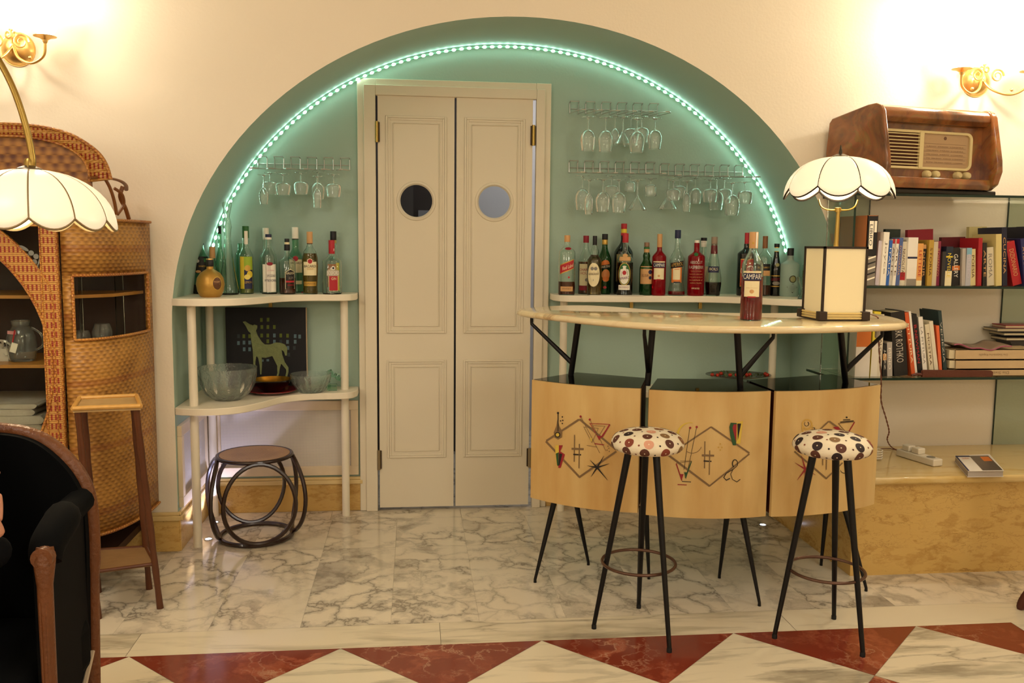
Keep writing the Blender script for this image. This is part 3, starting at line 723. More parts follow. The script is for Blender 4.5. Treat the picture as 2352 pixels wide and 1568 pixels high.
s2.segs([(1926, 972), (1962, 968), (1946, 996), (1925, 972)], 1.6, T_).segs([(1962, 969), (1946, 996)], 2.4, R2).segs([(1929, 969), (1960, 966)], 2.4, K_).segs([(1936, 964), (1952, 963)], 2, K_).disc(1944, 958, 2, K_).poly([(1912, 980), (1925, 979), (1932, 992), (1926, 992)], R2)
s2.star(1849, 1077, [(1825, 1062), (1840, 1046), (1860, 1064), (1872, 1090), (1848, 1107), (1830, 1102)], R2)
s2.segs([(1889, 1045), (1889, 1068)], 2, T_).segs([(1898, 1045), (1897, 1078)], 2, T_).arc(1938, 1078, 8, 60, 170, 2, K_, 1)
for s_, cb in zip((s0, s1, s2), [c for c in bar.children if c.name.startswith('cabinet')]):
    s_.m.build('painted_motif', ink, cb, sharp=0)
# support poles with braces, splayed legs
polesd = [(Vector((.417, -.884, ZT)), Vector((.435, -.93, 1.012)), (1316, 828), (1221, 741), -.80), (Vector((.6565, -1.143, ZT)), Vector((.669, -1.15, 1.012)), (1487, 848), (1480, 766), -1.25),
          (Vector((.9717, -1.245, ZT)), Vector((.936, -1.285, 1.012)), (1702, 850), (1776, 772), -1.30), (Vector((1.4288, -1.126, ZT)), Vector((1.34, -1.24, 1.012)), (1944, 843), (2026, 768), -1.20)]
legsd = [((.395, -.93), (.2685, -1.0076), (.511, -.8386)), ((.655, -1.13), (.612, -1.262), (.719, -1.009)), ((.985, -1.17), (1.0535, -1.3005), (1.0, -1.023)), ((1.42, -1.06), (1.5157, -1.1997), (1.468, -.922))]
for (a, b, jp, ep, ye), (ap, f1, f2) in zip(polesd, legsd):
    pm = M(); lowz = ZT if a.x != .6565 else .36
    lowp = Vector((.655, -1.13, .36)) if lowz < .5 else a
    if lowz < .5: pm.tube([lowp, a, b], [.011, .012, .0125], 10)
    else: pm.tube([a, b], [.0115, .0125], 10)
    pole = pm.build('support_pole', black_metal, bar)
    t_ = .22; j = a.lerp(b, t_); e = at(*ep, y=ye); e.z = min(e.z, .998)
    M().tube([j, e+Vector((0, 0, -.004)), e+Vector((0, 0, .004)), Vector((e.x, e.y, 1.013))], [.0105, .0068, .0065, .0065], 8).build('brace', black_metal, pole)
    for f in (f1, f2):
        top = Vector((*ap, ZB0+.006)); top += (Vector((*f, 0))-Vector((*ap, 0)))*.3
        M().tube([top, Vector((*f, .012)), Vector((*f, 0))], [.0125, .0058, .0062], 10).build('leg', black_metal, bar)
def tabletop():
    z = 1.025
    F = [(1187, 718), (1300, 734), (1450, 748), (1620, 757), (1800, 759), (1960, 756), (2086, 747)]; Bk = [(1990, 724), (1840, 725), (1680, 725), (1520, 719), (1420, 711), (1340, 707), (1260, 709)]
    P = [at(x, y, z=z) for x, y in F+Bk]
    o = bez(P, 6, True); 
    def off(k):
        r = []
        for i in range(len(o)):
            t = (o[(i+1) % len(o)]-o[i-1]); nn = Vector((t.y, -t.x, 0)).normalized(); r.append(o[i]-nn*k)
        return r
    m = M(); rings = [(.022, 1.0125), (.008, 1.014), (.001, 1.0195), (0, 1.025), (.002, 1.0305), (.009, 1.0365), (.014, 1.0375)]
    vs = []; N = len(o)
    for k, zz in rings: vs += [(p.x, p.y, zz) for p in off(k)]
    fs = []
    for r in range(len(rings)-1):
        for i in range(N): j = (i+1) % N; fs.append((r*N+i, r*N+j, (r+1)*N+j, (r+1)*N+i))
    fs.append(tuple(reversed(range(N)))); fs.append(tuple(range((len(rings)-1)*N, len(rings)*N)))
    m.add(vs, fs); return m
tabletop().build('tabletop', m_top, bar, sharp=50)
ZBAR = 1.0376

# ------------------------------------------------------------------ bar stools
spotc = [flat('spot_brown', '#5a3326', .7), flat('spot_dark', '#2c1f20', .7), flat('spot_tan', '#8a5d38', .7), flat('spot_pink', '#dba184', .7), flat('spot_olive', '#85663f', .7), flat('spot_rust', '#87402c', .7), flat('spot_cream', '#e9d9b8', .7)]
seat_cloth = mat('cream_seat_cloth', '#ece0c3', .7, bump=.1, bscale=200)
def stool(label, c, feet, ztop, rr, seed):
    rnd = random.Random(seed)
    t = thing('bar_stool', label, 'stool', (c[0], c[1], 0), group=None)
    prof = [(0, -.072), (rr*.6, -.072), (rr*.84, -.069), (rr*.96, -.059), (rr, -.047), (rr*.97, -.033), (rr*.86, -.018), (rr*.62, -.006), (rr*.3, 0), (0, .001)]
    pb = [prof[0]]+[tuple(p[:2]) for p in bez([(a, b, 0) for a, b in prof[1:-1]], 4)]+[prof[-1]]
    seat = M().lathe([(r, z+ztop) for r, z in pb], 40, (c[0], c[1], 0)).build('seat', seat_cloth, t, sharp=60)
    # printed circles following the cushion
    up = pb[::-1]; Ls = [0]
    for p, q in zip(up, up[1:]): Ls.append(Ls[-1]+math.hypot(q[0]-p[0], q[1]-p[1]))
    def surf(s_, th, off):
        s_ = max(.0005, min(s_, Ls[-1]*.98))
        for i in range(len(Ls)-1):
            if Ls[i+1] >= s_:
                k = (s_-Ls[i])/(Ls[i+1]-Ls[i]); r = up[i][0]+(up[i+1][0]-up[i][0])*k; z = up[i][1]+(up[i+1][1]-up[i][1])*k
                dr = up[i+1][0]-up[i][0]; dz = up[i+1][1]-up[i][1]; l = math.hypot(dr, dz); nr, nz = -dz/l, dr/l
                return Vector((c[0]+(r+nr*off)*math.cos(th), c[1]+(r+nr*off)*math.sin(th), ztop+z+nz*off)), r
        return Vector((c[0], c[1], ztop)), .01
    m = M()
    def disc(s0_, th0, rad, mi, off):
        _, r0 = surf(s0_, 0, 0); vs = [surf(s0_, th0, off)[0]]; N = 16
        for ring in (.5, 1):
            for i in range(N):
                a = 2*PI*i/N; ss = s0_+rad*ring*math.cos(a); _, rc = surf(ss, 0, 0); vs.append(surf(ss, th0+rad*ring*math.sin(a)/max(rc, .02), off)[0])
        fs = [(0, 1+i, 1+(i+1) % N) for i in range(N)]+[(1+i, 1+N+i, 1+N+(i+1) % N, 1+(i+1) % N) for i in range(N)]
        m.add(vs, fs, mi)
    for ring, (s_, nn) in enumerate(((.040, 4), (.083, 8), (.123, 10), (.156, 11))):
        for i in range(nn):
            th = 2*PI*(i+.5*(ring % 2))/nn+rnd.random()*.15; ci = rnd.choice([0, 1, 2, 3, 4, 5, 0, 1])
            disc(s_*rr/.125, th, .0168*rr/.125, ci, .0008); disc(s_*rr/.125, th, .0022, 6, .0012)
            th2 = th+PI/nn; disc((s_+.006)*rr/.125, th2, .0032, rnd.choice([0, 1, 5]), .0009)
    m.build('printed_circles', spotc, seat, sharp=60)
    zs = ztop-.069
    for i, f in enumerate(feet):
        d = Vector((f[0]-c[0], f[1]-c[1], 0)); top = Vector((c[0], c[1], 0))+d.normalized()*.062; top.z = zs
        lg = M().tube([top, Vector((f[0], f[1], .014))], [.0125, .0075], 12).build('leg', black_metal, t)
        M().lathe([(0, 0), (.0085, 0), (.0085, .012), (.007, .016), (0, .016)], 12, (f[0], f[1], 0)).build('foot_cap', mat('black_rubber', '#0b0b0b', .7), lg)
    k = .235; cen = Vector((sum(f[0] for f in feet)/3, sum(f[1] for f in feet)/3, k)).lerp(Vector((c[0], c[1], k)), k/zs)
    R0 = sum((Vector((f[0], f[1], 0)).lerp(Vector((c[0], c[1], 0))+Vector((f[0]-c[0], f[1]-c[1], 0)).normalized()*.062, k/zs)-Vector((cen.x, cen.y, 0))).length for f in feet)/3-.006
    M().tube([(cen.x+R0*math.cos(2*PI*i/40), cen.y+R0*math.sin(2*PI*i/40), k) for i in range(40)], .0055, 8, closed=True).build('footrest_ring', mat('bronze_ring', '#5e4436', .35, metal=.6), t)
    return t
stool('round stool with dotted mushroom cushion between the left and middle bar fronts', (.579, -1.452), [(.413, -1.438), (.609, -1.282), (.62, -1.633)], .692, .121, 3)
stool('round mushroom stool with dotted cushion in front of the right bar section', (1.167, -1.57), [(1.0017, -1.5638), (1.2729, -1.4335), (1.2307, -1.7174)], .700, .125, 8)

# ------------------------------------------------------------------ bottles
def frame_rot(x, y, bias=0): return math.atan2(CX-x, -(CY-y))+bias
def pxy(xc, base, z, ylo, yhi):
    p = at(xc, base, z=z)
    y = min(max(p.y, ylo), yhi); q = at(xc, base, y=y); return Vector((q.x, y, z))
def prof_std(W, ysh, yn, w, yt, base, W0=None, bulge=0):
    """pixel profile (half-width, y) from the base up"""
    p = [(0, base), ((W0 or W)*.92, base), (W0 or W, base-3), ((W0 or W)*.5+W*.5, (base+ysh)/2), (W, ysh)]
    for i in range(1, 7):
        k = i/7; p.append((w+(W-w)*(.5+.5*math.cos(PI*k)), ysh+(yn-ysh)*k))
    p += [(w, yn), (w+bulge, (yn+yt)/2), (w, yt)]; return p
def bottle(label, xc, base, prof, cap=None, glass=clear, liquid=None, lev=None, decals=(), z=ZU, ylo=-.5, yhi=-.165, flat_y=1.0, bias=0, solid=False, group='bottles on the ivory shelf', yoff=None, capmats=None, cat='bottle', name='liquor_bottle', extra=None):
    p = pxy(xc, base, z, ylo, yhi) if yoff is None else Vector((at(xc, base, y=yoff).x, yoff, z))
    s = mpp(p); base_px = base; rz = frame_rot(p.x, p.y, bias)
    t = thing(name, label, cat, tuple(p), rz, group)
    zz = lambda py: (base_px-py)*s
    pr = [(hw*s, zz(py)) for hw, py in prof]
    top = pr[-1][1]
    if solid: M().lathe(pr+[(0, top)], 26, sy=flat_y).build('body', glass, t, world=False, sharp=35)
    else:
        th = .0016; inner = [(max(r-th, .001), z_) for r, z_ in pr[1:]]; inner[0] = (max(pr[1][0]-th, .001), .004); inner = [(r, max(z_, .004)) for r, z_ in inner]
        M().lathe(pr+inner[::-1]+[(0, .004)], 26, sy=flat_y).build('body', glass, t, world=False, sharp=35)
        if liquid:
            lz = zz(lev); lp = [(0, .0035)]
            pts = [(max(r-th*.45, .001), max(z_, .0045)) for r, z_ in pr[1:]]
            for a, b in zip(pts, pts[1:]):
                lp.append(a)
                if b[1] >= lz:
                    k = (lz-a[1])/max(b[1]-a[1], 1e-6); lp.append((a[0]+(b[0]-a[0])*k, lz)); break
            lp.append((0, lz)); M().lathe(lp, 26, sy=flat_y).build('liquor', liquid, t, world=False, sharp=35)
    def rad_at(z_):
        for a, b in zip(pr, pr[1:]):
            if a[1] <= z_ <= b[1] and b[1] > a[1]: return a[0]+(b[0]-a[0])*(z_-a[1])/(b[1]-a[1])
        return pr[-1][0]
    if cap:
        for ci, (hw, y0, y1, cm) in enumerate(cap):   # y0 upper px, y1 lower px
            M().lathe([(hw*s*.98, zz(y1)), (hw*s, zz(y1)+.001), (hw*s, zz(y0)-.0015), (hw*s*.94, zz(y0)), (0, zz(y0))], 20).build('cap' if ci == 0 else 'neck_band', cm, t, world=False, sharp=40)
    if decals:
        def yr(d):
            if d[0] == 'rect': return (min(d[3], d[4]), max(d[3], d[4]))
            if d[0] == 'oval': return (d[2]-d[4], d[2]+d[4])
            if d[0] == 'text': return (d[3]-d[5]/2, d[3]+d[5]/2)
            return (min(q[1] for q in d[1]), max(q[1] for q in d[1]))
        cl = []
        for d in sorted(range(len(decals)), key=lambda i: yr(decals[i])[0]):
            a_, b_ = yr(decals[d])
            if cl and a_ <= cl[-1][1]+.6: cl[-1][0].append(d); cl[-1][1] = max(cl[-1][1], b_)
            else: cl.append([[d], b_])
        of = {d: cluster for cluster in range(len(cl)) for d in cl[cluster][0]}
        ms_ = [M() for _ in cl]; mats = []
        def mi(mm):
            if mm not in mats: mats.append(mm)
            return mats.index(mm)
        off = .0006
        for di, d in enumerate(decals):
            kind = d[0]; off += .00018; m = ms_[of[di]]
            def surf(u, v, o=off):   # u px sideways, v px image y
                z_ = zz(v); r = rad_at(z_)+o; a = u*s/r; a = max(-1.5, min(1.5, a)); return (r*math.sin(a), -r*math.cos(a)*(flat_y if flat_y != 1 else 1)-(0 if flat_y == 1 else 0), z_)
            if kind == 'rect':   # u0,u1,y0,y1,mat,(skew)
                _, u0, u1, y0, y1, mm = d[:6]; sk = d[6] if len(d) > 6 else 0
                m.grid(lambda a, b: surf(u0+(u1-u0)*a, y1+(y0-y1)*b+sk*(a-.5)), 10, 4, mi(mm))
            elif kind == 'oval':
                _, u, v, ru, rv, mm = d; N = 24
                vs = [surf(u, v)]+[surf(u+ru*k*math.cos(2*PI*i/N), v+rv*k*math.sin(2*PI*i/N)) for k in (.5, 1) for i in range(N)]
                m.add(vs, [(0, 1+i, 1+(i+1) % N) for i in range(N)]+[(1+i, 1+N+i, 1+N+(i+1) % N, 1+(i+1) % N) for i in range(N)], mi(mm))
            elif kind == 'text':   # string,u,v,w,h,mat,(skew per px)
                _, st, u, v, wd, hh, mm = d[:7]; sk = d[7] if len(d) > 7 else 0
                m.text(st, wd, hh, lambda a, b: surf(u+a, v-b+sk*a/wd), mi(mm))
            elif kind == 'poly':
                _, pts, mm = d; m.add([surf(*q) for q in pts], [tuple(range(len(pts)))], mi(mm))
        for m in ms_: m.build('label', mats, t, world=False, sharp=0)
    return t
std = prof_std
GL, GR = 'bottles on the upper left shelf', 'bottles on the upper right shelf'
# ---- left shelf, back row first
bottle('tall clear whisky bottle with black cap and black label, leftmost on the left shelf', 463, 673, std(19, 600, 566, 7, 558, 673), [(8, 530, 562, black)], pale_green, amber, 652,
       [('rect', -15, 20, 588, 626, black), ('oval', -9, 598, 4, 4, silver), ('rect', 5, 16, 592, 600, greenp), ('oval', -8, 622, 6, 3, tan), ('text', 'WHISKY', 3, 610, 20, 4, goldp)], ylo=-.32, bias=.1, group=GL)
bottle('small clear bottle with tan capsule standing behind the golden globe bottle', 490, 668, std(13, 610, 592, 6, 584, 668), [(6.5, 560, 586, tan)], pale_green, group=GL, yoff=-.2)
bottle('golden globe-shaped liqueur bottle with dark round medallion', 484, 682, [(0, 682), (20, 682), (24, 679), (29, 668), (31.5, 652), (29, 638), (22, 627), (13, 621), (8, 618), (7.5, 612), (7.5, 604)], [(8.5, 597, 612, black), (8, 594, 597, gold)], mat('gold_ceramic', '#b98f42', .4, metal=.55, bump=.1), None, None,
       [('oval', 16, 650, 12, 15.5, goldp), ('oval', 16, 650, 10.5, 14, brownp), ('text', 'MOZART', 16, 646, 16, 4, tan)], solid=True, group=GL, ylo=-.42)
bottle('thin clear bottle with a black tip beside the tall carafe', 508, 672, std(12, 610, 560, 4, 535, 672), [(3.5, 518, 536, black)], pale_green, group=GL, yoff=-.16)
bottle('tall clear glass carafe with waisted flaring mouth', 526, 676, [(0, 676), (21, 676), (23, 672), (20, 650), (15, 620), (10.5, 590), (8, 560), (7, 540), (9.5, 522), (8, 508), (5.5, 500), (7.5, 488), (10.5, 474), (10.5, 466)], None, clear, None, None, group=GL, cat='carafe', name='glass_carafe', ylo=-.36)
bottle('clear bottle half hidden behind the lemon liqueur bottle', 556, 668, std(13, 585, 568, 8, 556, 668), None, pale_green, group=GL, yoff=-.055)
bottle('lemon liqueur bottle with green cap and yellow and blue label', 567, 673, std(16, 590, 562, 7.5, 545, 673), [(7.5, 519, 546, greenp)], clear, yellowish, 652,
       [('rect', -15.5, 15.5, 588, 661, yellow), ('rect', -5, 15, 588, 620, mat('lime_print', '#9db92f')), ('rect', -5, 15, 618, 661, navy), ('oval', 3, 614, 7, 7, goldp), ('oval', 8, 628, 7, 8, yellow), ('oval', 2, 634, 7, 6, mat('lemon_print', '#f0d76a')), ('text', 'LEMON', 4, 646, 17, 5, goldp), ('rect', -3, 5, 530, 560, white)], group=GL)
bottle('clear bottle with white cap standing behind the vodka bottle', 613, 668, std(16, 588, 568, 7, 545, 668), [(7, 521, 548, white)], clear, group=GL, yoff=-.055)
bottle('vodka bottle with navy cap and silver white label', 619, 672, std(18, 590, 560, 6.5, 545, 672), [(7, 536, 543, navy), (7, 543, 548, white)], clear, None, None,
       [('rect', -16, 17, 604, 667, white), ('rect', -8, 4, 604, 667, silver), ('oval', 2, 603, 7, 4, crimson), ('text', 'WODKA', 5, 630, 20, 6, navy), ('text', 'WYBOROWA', 3, 641, 28, 6, navy), ('text', 'polska', 4, 618, 16, 5, flat('rose_print', '#d09a9a'))], group=GL)
bottle('pale green rum bottle with white capsule and cream label, in the back row', 680, 668, std(17, 590, 566, 7.5, 545, 668), [(7.5, 519, 545, white), (7, 545, 547, black)], pale_green, None, None,
       [('rect', -16, 16, 592, 622, cream), ('text', 'BACARDI', 2, 600, 26, 5, black), ('oval', 0, 590, 6, 6, red), ('rect', -14, 15, 640, 648, cream)], group=GL, yoff=-.055)
bottle('rum bottle with black stopper and black label, brown liquor at the bottom', 661, 673, std(18.5, 600, 582, 5.5, 560, 673), [(5.5, 547, 555, black), (6.5, 560, 574, black), (5.5, 555, 560, cream)], clear, amber, 636,
       [('poly', [(-5, 622), (7, 615), (18, 621), (18, 661), (-5, 661)], cream), ('poly', [(-4, 623), (7, 617), (17, 622), (17, 660), (-4, 660)], black), ('text', 'GALEON', 7, 625, 20, 5, cream), ('text', 'RUM', 8, 636, 10, 6, grey), ('rect', -4, 17, 642, 646, red), ('text', 'RESERVA', 8, 652, 16, 3, red)], group=GL)
bottle('golden rum bottle with tan capsule and cream label reading gold', 713, 673, [(0, 673), (16, 673), (17, 670), (16, 655), (17, 630), (18, 605), (17.5, 590), (14, 576), (8, 568), (6, 560), (6, 557)], [(6.8, 531, 557, tan), (6.6, 556, 559, brownp)], clear, golden, 580,
       [('rect', -16.5, 16.5, 599, 630, cream), ('oval', 0, 598, 6.5, 6.5, cream), ('oval', 0, 598, 5.2, 5.2, red), ('poly', [(-4, 599), (0, 596), (4, 599), (0, 601)], black), ('text', 'BACARDI', 0, 609, 29, 6, black), ('text', 'GOLD', 0, 615, 15, 4, goldp), ('rect', -15.5, 15.5, 644, 654, goldp), ('text', 'SUPERIOR', 0, 649, 24, 4, brownp)], group=GL)
bottle('gin bottle with orange label and black cap standing behind the red-capped gin', 767, 669, std(18, 600, 580, 7, 550, 669), [(7, 529, 549, black), (6.5, 549, 556, flat('yellow_seal', '#e3c566'))], clear, None, None, [('rect', -16, 16, 603, 650, orange), ('rect', 6, 17, 600, 655, yellow)], group=GL, yoff=-.055)
bottle('square-shouldered gin bottle with red capsule and red label', 763, 674, std(22, 600, 584, 7, 560, 674), [(7, 551, 582, red)], clear, None, None,
       [('poly', [(-8, 620), (3, 612), (15, 620), (14, 667), (-7, 667)], cream), ('rect', -6.5, 13.5, 632, 665, red), ('poly', [(-8, 620), (3, 614), (14, 620)], crimson), ('rect', -12, 17, 619, 632, flat('label_grey', '#b9ae9b')), ('text', 'BOSFORD', 3, 625, 29, 9, white), ('text', 'GIN', 4, 638, 11, 6, cream), ('oval', 3, 614, 4.5, 4.5, white), ('oval', 3, 614, 2.5, 2.5, black), ('rect', -4, 6, 570, 576, white)], flat_y=.8, group=GL)
t = thing('bottle_cap_seal', 'small torn red capsule ring lying between two rum bottles', 'capsule', tuple(pxy(698, 672, ZU, -.3, -.1)))
M().tube([(.008*math.cos(a)*(1.3 if i % 2 else 1), .006*math.sin(a), .0035+.002*math.sin(3*a)) for i, a in enumerate([k*.6 for k in range(10)])], .0015, 6).build('seal', red, t, world=False)
# ---- right shelf
bottle('square whisky bottle with slanted red label, leftmost on the right shelf', 1301, 674, std(19, 578, 558, 6, 551, 674), [(6.7, 538, 553, tan)], clear, amber, 643,
       [('rect', -18, 18, 598, 620, goldp, -14), ('rect', -18, 18, 600, 618, red, -14), ('text', 'Red Label', 3, 609, 26, 8, cream, -9), ('oval', 3, 568, 8, 3, crimson), ('rect', -15, 16, 654, 665, tan), ('text', 'WHISKY', 0, 659, 22, 4, brownp), ('oval', 5, 633, 2.4, 2.4, red)], flat_y=.8, group=GR)
bottle('whisky bottle with crimson cap and cream and red label', 1344, 671, std(17, 597, 562, 5.8, 552, 671), [(6.5, 538, 554, crimson)], clear, amber, 597,
       [('rect', -16, 16, 602, 651, cream), ('text', 'CHARLES', 0, 615, 30, 6, red), ('text', 'HOUSE', 0, 623, 24, 6, red), ('rect', -16, 16, 651, 662, crimson), ('oval', 4, 638, 5, 4, grey)], group=GR, yoff=-.075)
bottle('pale malt whisky bottle with a large oval cream label', 1364, 675, std(16.5, 597, 582, 9, 575, 675, bulge=1)[:-1]+[(9, 571), (5.5, 563), (5, 559)], [(5, 540, 561, black)], clear, golden, 583,
       [('oval', -1.5, 628, 15.5, 27, cream), ('text', 'GLENGRANT', -2, 626, 26, 5, brownp), ('oval', -5, 614, 4, 4, grey), ('oval', 3, 614, 4, 4, grey), ('text', '5', -2, 640, 2.5, 4, grey)], group=GR)
bottle('green aperitif bottle with black and orange label', 1387, 671, std(16, 597, 562, 6.4, 556, 671), [(6.7, 534, 547, black), (6.6, 547, 558, goldp)], green_glass, dark_liq, 640,
       [('oval', 3, 602, 10, 9, orange), ('rect', -14, 15, 604, 613, black, -4), ('text', 'MARTINI', 2, 608, 24, 5, cream, -3), ('oval', 4, 626, 10, 12, flat('peach_print', '#d98a4a')), ('oval', 4, 636, 8, 6, orange), ('oval', 2, 655, 4, 3, red)], group=GR, yoff=-.07)
bottle('largest dark bottle with tall red cap on the right shelf', 1430, 669, std(22, 578, 546, 6.5, 535, 669), [(6.8, 509, 521, red), (6.6, 521, 530, yellow), (6.8, 530, 536, red)], dark_bottle, None, None, [('rect', -17, 20, 578, 640, flat('label_olive', '#8a8254'))], solid=True, group=GR, yoff=-.055)
bottle('clear bottle of black amaro with red cap and ornate oval label', 1434, 671, std(18.5, 593, 566, 5.5, 550, 671), [(7, 530, 551, red)], clear, dark_liq, 596,
       [('rect', -14, 14, 583, 592, tan), ('oval', 0, 580, 6, 4, tan), ('oval', -1, 622, 15, 26, goldp), ('oval', -1, 622, 13.5, 24.5, greenp), ('oval', -1, 624, 11.5, 21, white), ('oval', -1, 619, 4.5, 5, red), ('oval', -8, 608, 4, 3, greenp), ('oval', 6, 608, 4, 3, greenp), ('text', 'AMARO', -1, 631, 24, 6, flat('plum_print', '#6d2350'), -4), ('rect', -15, 13, 647, 658, white), ('text', 'ROSSO', -1, 652, 22, 3.5, crimson)], group=GR)
bottle('short green bottle with tan label and dark liquor', 1483, 673, std(15.5, 612, 590, 7.5, 577, 673, bulge=1.0)[:-1]+[(6.2, 575), (5.8, 562)], [(6, 553, 563, flat('cap_brown', '#8a6a52')), (6.6, 564, 568, greenp), (6.4, 568, 576, tan)], green_glass, dark_liq, 647,
       [('rect', -15, 15, 607, 647, tan), ('oval', 10, 620, 5, 5, navy), ('oval', 10, 633, 4, 4, navy), ('text', 'ELISIR', -2, 628, 16, 6, brownp)], group=GR, yoff=-.14)
CAMP = lambda W, y0, k: [('rect', -W*.94, W*.94, y0, y0+2.5*k, cream), ('rect', -W*.98, W*.98, y0+3.5*k, y0+14*k, navy), ('text', 'CAMPARI', 0, y0+8.5*k, W*1.75, 8*k, white), ('rect', -W*.78, W*.78, y0+15.5*k, y0+41*k, cream), ('oval', 0, y0+33*k, 2.6*k, 2.6*k, tan), ('rect', -W*.3, W*.3, y0+40*k, y0+42*k, red)]
bottle('red aperitif bottle with tan capsule on the shelf beside the short green bottle', 1512, 677, std(16, 590, 573, 5.6, 565, 677), [(5.8, 537, 567, tan)], red_liquor, None, None, CAMP(16, 599, 1.0), solid=True, group=GR)
bottle('nearly empty waisted bottle with black cap and orange framed label', 1553, 677, [(0, 677), (19, 677), (19.5, 672), (17, 655), (15.5, 645), (16.5, 625), (18, 605), (17, 592), (11, 580), (7, 572), (6, 560), (5.5, 546)], [(6.8, 528, 547, navy)], clear, red_liquor, 667,
       [('rect', -13, 12, 612, 647, orange), ('rect', -9, 8, 614, 642, cream), ('rect', -16.5, 16.5, 600, 613, black, -6), ('text', 'APEROL', 0, 606, 30, 8, goldp, -5), ('rect', -7, 9, 645, 648, black), ('rect', -6, 6, 616, 617.5, orange)], group=GR)
bottle('red vodka bottle with white cap and silver lettering', 1597, 678, std(19.5, 590, 576, 6.2, 558, 678), [(5.6, 552, 559, white)], red_liquor, None, None,
       [('text', 'ABSOLUT', 0, 602, 30, 6.5, silver), ('text', 'RASPBERRI', 0, 613, 36, 7, silver), ('oval', -1, 584, 5, 4, greenp), ('text', 'Country of Sweden', 0, 622, 26, 3, tan), ('text', 'Imported vodka made', 0, 629, 32, 3, tan), ('text', 'from grain grown in', 0, 635.5, 32, 3, tan), ('text', 'the rich fields of', 0, 642, 32, 3, tan), ('text', 'southern Sweden', 0, 648.5, 28, 3, tan), ('text', 'IMPORTED', 0, 661, 18, 3.5, cream)], solid=True, group=GR)
bottle('clear bottle with black cap and striped neck, half hidden behind the red vodka bottle', 1613, 670, std(16, 600, 578, 6, 562, 670), [(7, 541, 548, black), (6.8, 548, 562, white), (6.9, 551, 552, crimson)], clear, None, None, [('rect', -14, 14, 606, 640, cream)], group=GR, yoff=-.055)
bottle('pear-shaped clear bottle with blue label and black liquor at the bottom', 1637, 677, [(0, 677), (15, 677), (16, 674), (18.5, 650), (18, 635), (14, 615), (11, 595), (8, 580), (7.2, 560), (6.6, 545)], [(7.2, 543, 563, flat('cap_taupe', '#94806c')), (7.4, 563, 582, crimson)], clear, dark_liq, 646,
       [('rect', -13.5, 13.5, 610, 624, navy), ('text', 'BOLS', 0, 616, 20, 6, cream)], group=GR)
bottle('dark green bottle with red capsule and red label, left of the bar-top aperitif bottle', 1711, 672, std(20, 578, 562, 6, 554, 672), [(5, 529, 556, red)], dark_bottle, None, None, [('rect', -13, 20, 588, 651, goldp), ('rect', -12, 20, 590, 649, red), ('oval', 6, 615, 18, 12, white), ('oval', 6, 615, 15, 9, crimson), ('text', 'VECCHIA', 4, 598, 22, 5, goldp)], solid=True, group=GR, yoff=-.15)
bottle('clear brandy bottle with brown capsule and black label, right of the bar-top aperitif bottle', 1753, 676, std(16.5, 592, 570, 5, 560, 676), [(5.8, 540, 568, flat('cap_brown2', '#8a5a34'))], clear, amber, 651, [('rect', -15, 15, 603, 618, black), ('rect', -15, 15, 618, 630, tan), ('text', 'BRANDY', 4, 611, 18, 4, goldp)], group=GR)
bottle('slender black cream liqueur bottle with oval emblem', 1780, 673, std(11.5, 615, 575, 5.5, 572, 673), [(6, 554, 562, black)], dark_bottle, None, None, [('oval', 3, 602, 5, 4, flat('emblem_olive', '#8c8a5a')), ('text', 'BAILEYS', 1, 635, 20, 7, crimson), ('oval', 2, 644, 9, 4, grey), ('rect', -10, 10, 626, 628, goldp), ('rect', -10, 10, 650, 652, goldp), ('rect', -6, 6, 562, 564, goldp), ('rect', -6, 6, 571, 572.5, goldp)], solid=True, group=GR)
bottle('frosted pale bottle with black cap and dark diamond emblem', 1812, 668, std(21, 596, 584, 7.5, 575, 668), [(7.4, 558, 582, black)], frost, None, None, [('oval', 8, 628, 8.5, 8.5, flat('emblem_dark', '#3b3a28')), ('oval', 8, 628, 6, 6.5, flat('emblem_olive', '#8c8a5a')), ('poly', [(-5, 646), (8, 638), (21, 646), (8, 660)], flat('emblem_dark', '#3b3a28'))], solid=True, group=GR, yoff=-.2)
bottle('yellow-capped bottle half hidden behind the box-shaped table lamp', 1857, 660, std(15, 590, 574, 7, 558, 660), [(7.2, 536, 558, yellow)], clear, yellowish, 600, group=GR, yoff=-.25)
bottle('twisted clear crystal vase left of the table lamp base', 1843, 682, [(0, 682), (11, 682), (8, 677), (4, 670), (3.5, 662), (7, 650), (12, 640), (14, 632)], None, clear, group=GR, yoff=-.4, cat='vase', name='crystal_vase')
t = thing('paper_slip', 'thin white card lying on the shelf in front of the oval-labelled malt whisky', 'card', tuple(pxy(1415, 680, ZU, -.21, -.19)))
M().box((0, 0, .0015), (.26, .03, .002), 0).build('card', white, t, world=False)
# ---- on the bar
bp_ = at(1724, 737, z=ZBAR); 
bottle('large half-full red aperitif bottle standing on the marble bar top', 1724, 736, std(24, 614, 570, 9, 560, 736, W0=24.5), [(9.8, 535, 572, tan)], clear, red_liquor, 636,
       [('rect', -22, 22, 623, 627, cream), ('rect', -23.6, 23.6, 628, 644, navy), ('text', 'CAMPARI', 0, 635.5, 44, 11.5, white), ('rect', -18, 18, 645.5, 681, cream), ('rect', -19, -18, 645, 682, navy), ('rect', 18, 19, 645, 682, navy), ('oval', 0, 669, 5, 4.5, tan), ('text', 'MILANO', 0, 661, 26, 1.6, tan), ('rect', -9, 9, 680, 683, red), ('rect', 5, 9.5, 536, 571, white), ('oval', -1, 560, 2.5, 2.5, goldp)], z=ZBAR, group=None, yoff=max(-1.22, bp_.y), name='aperitif_bottle')

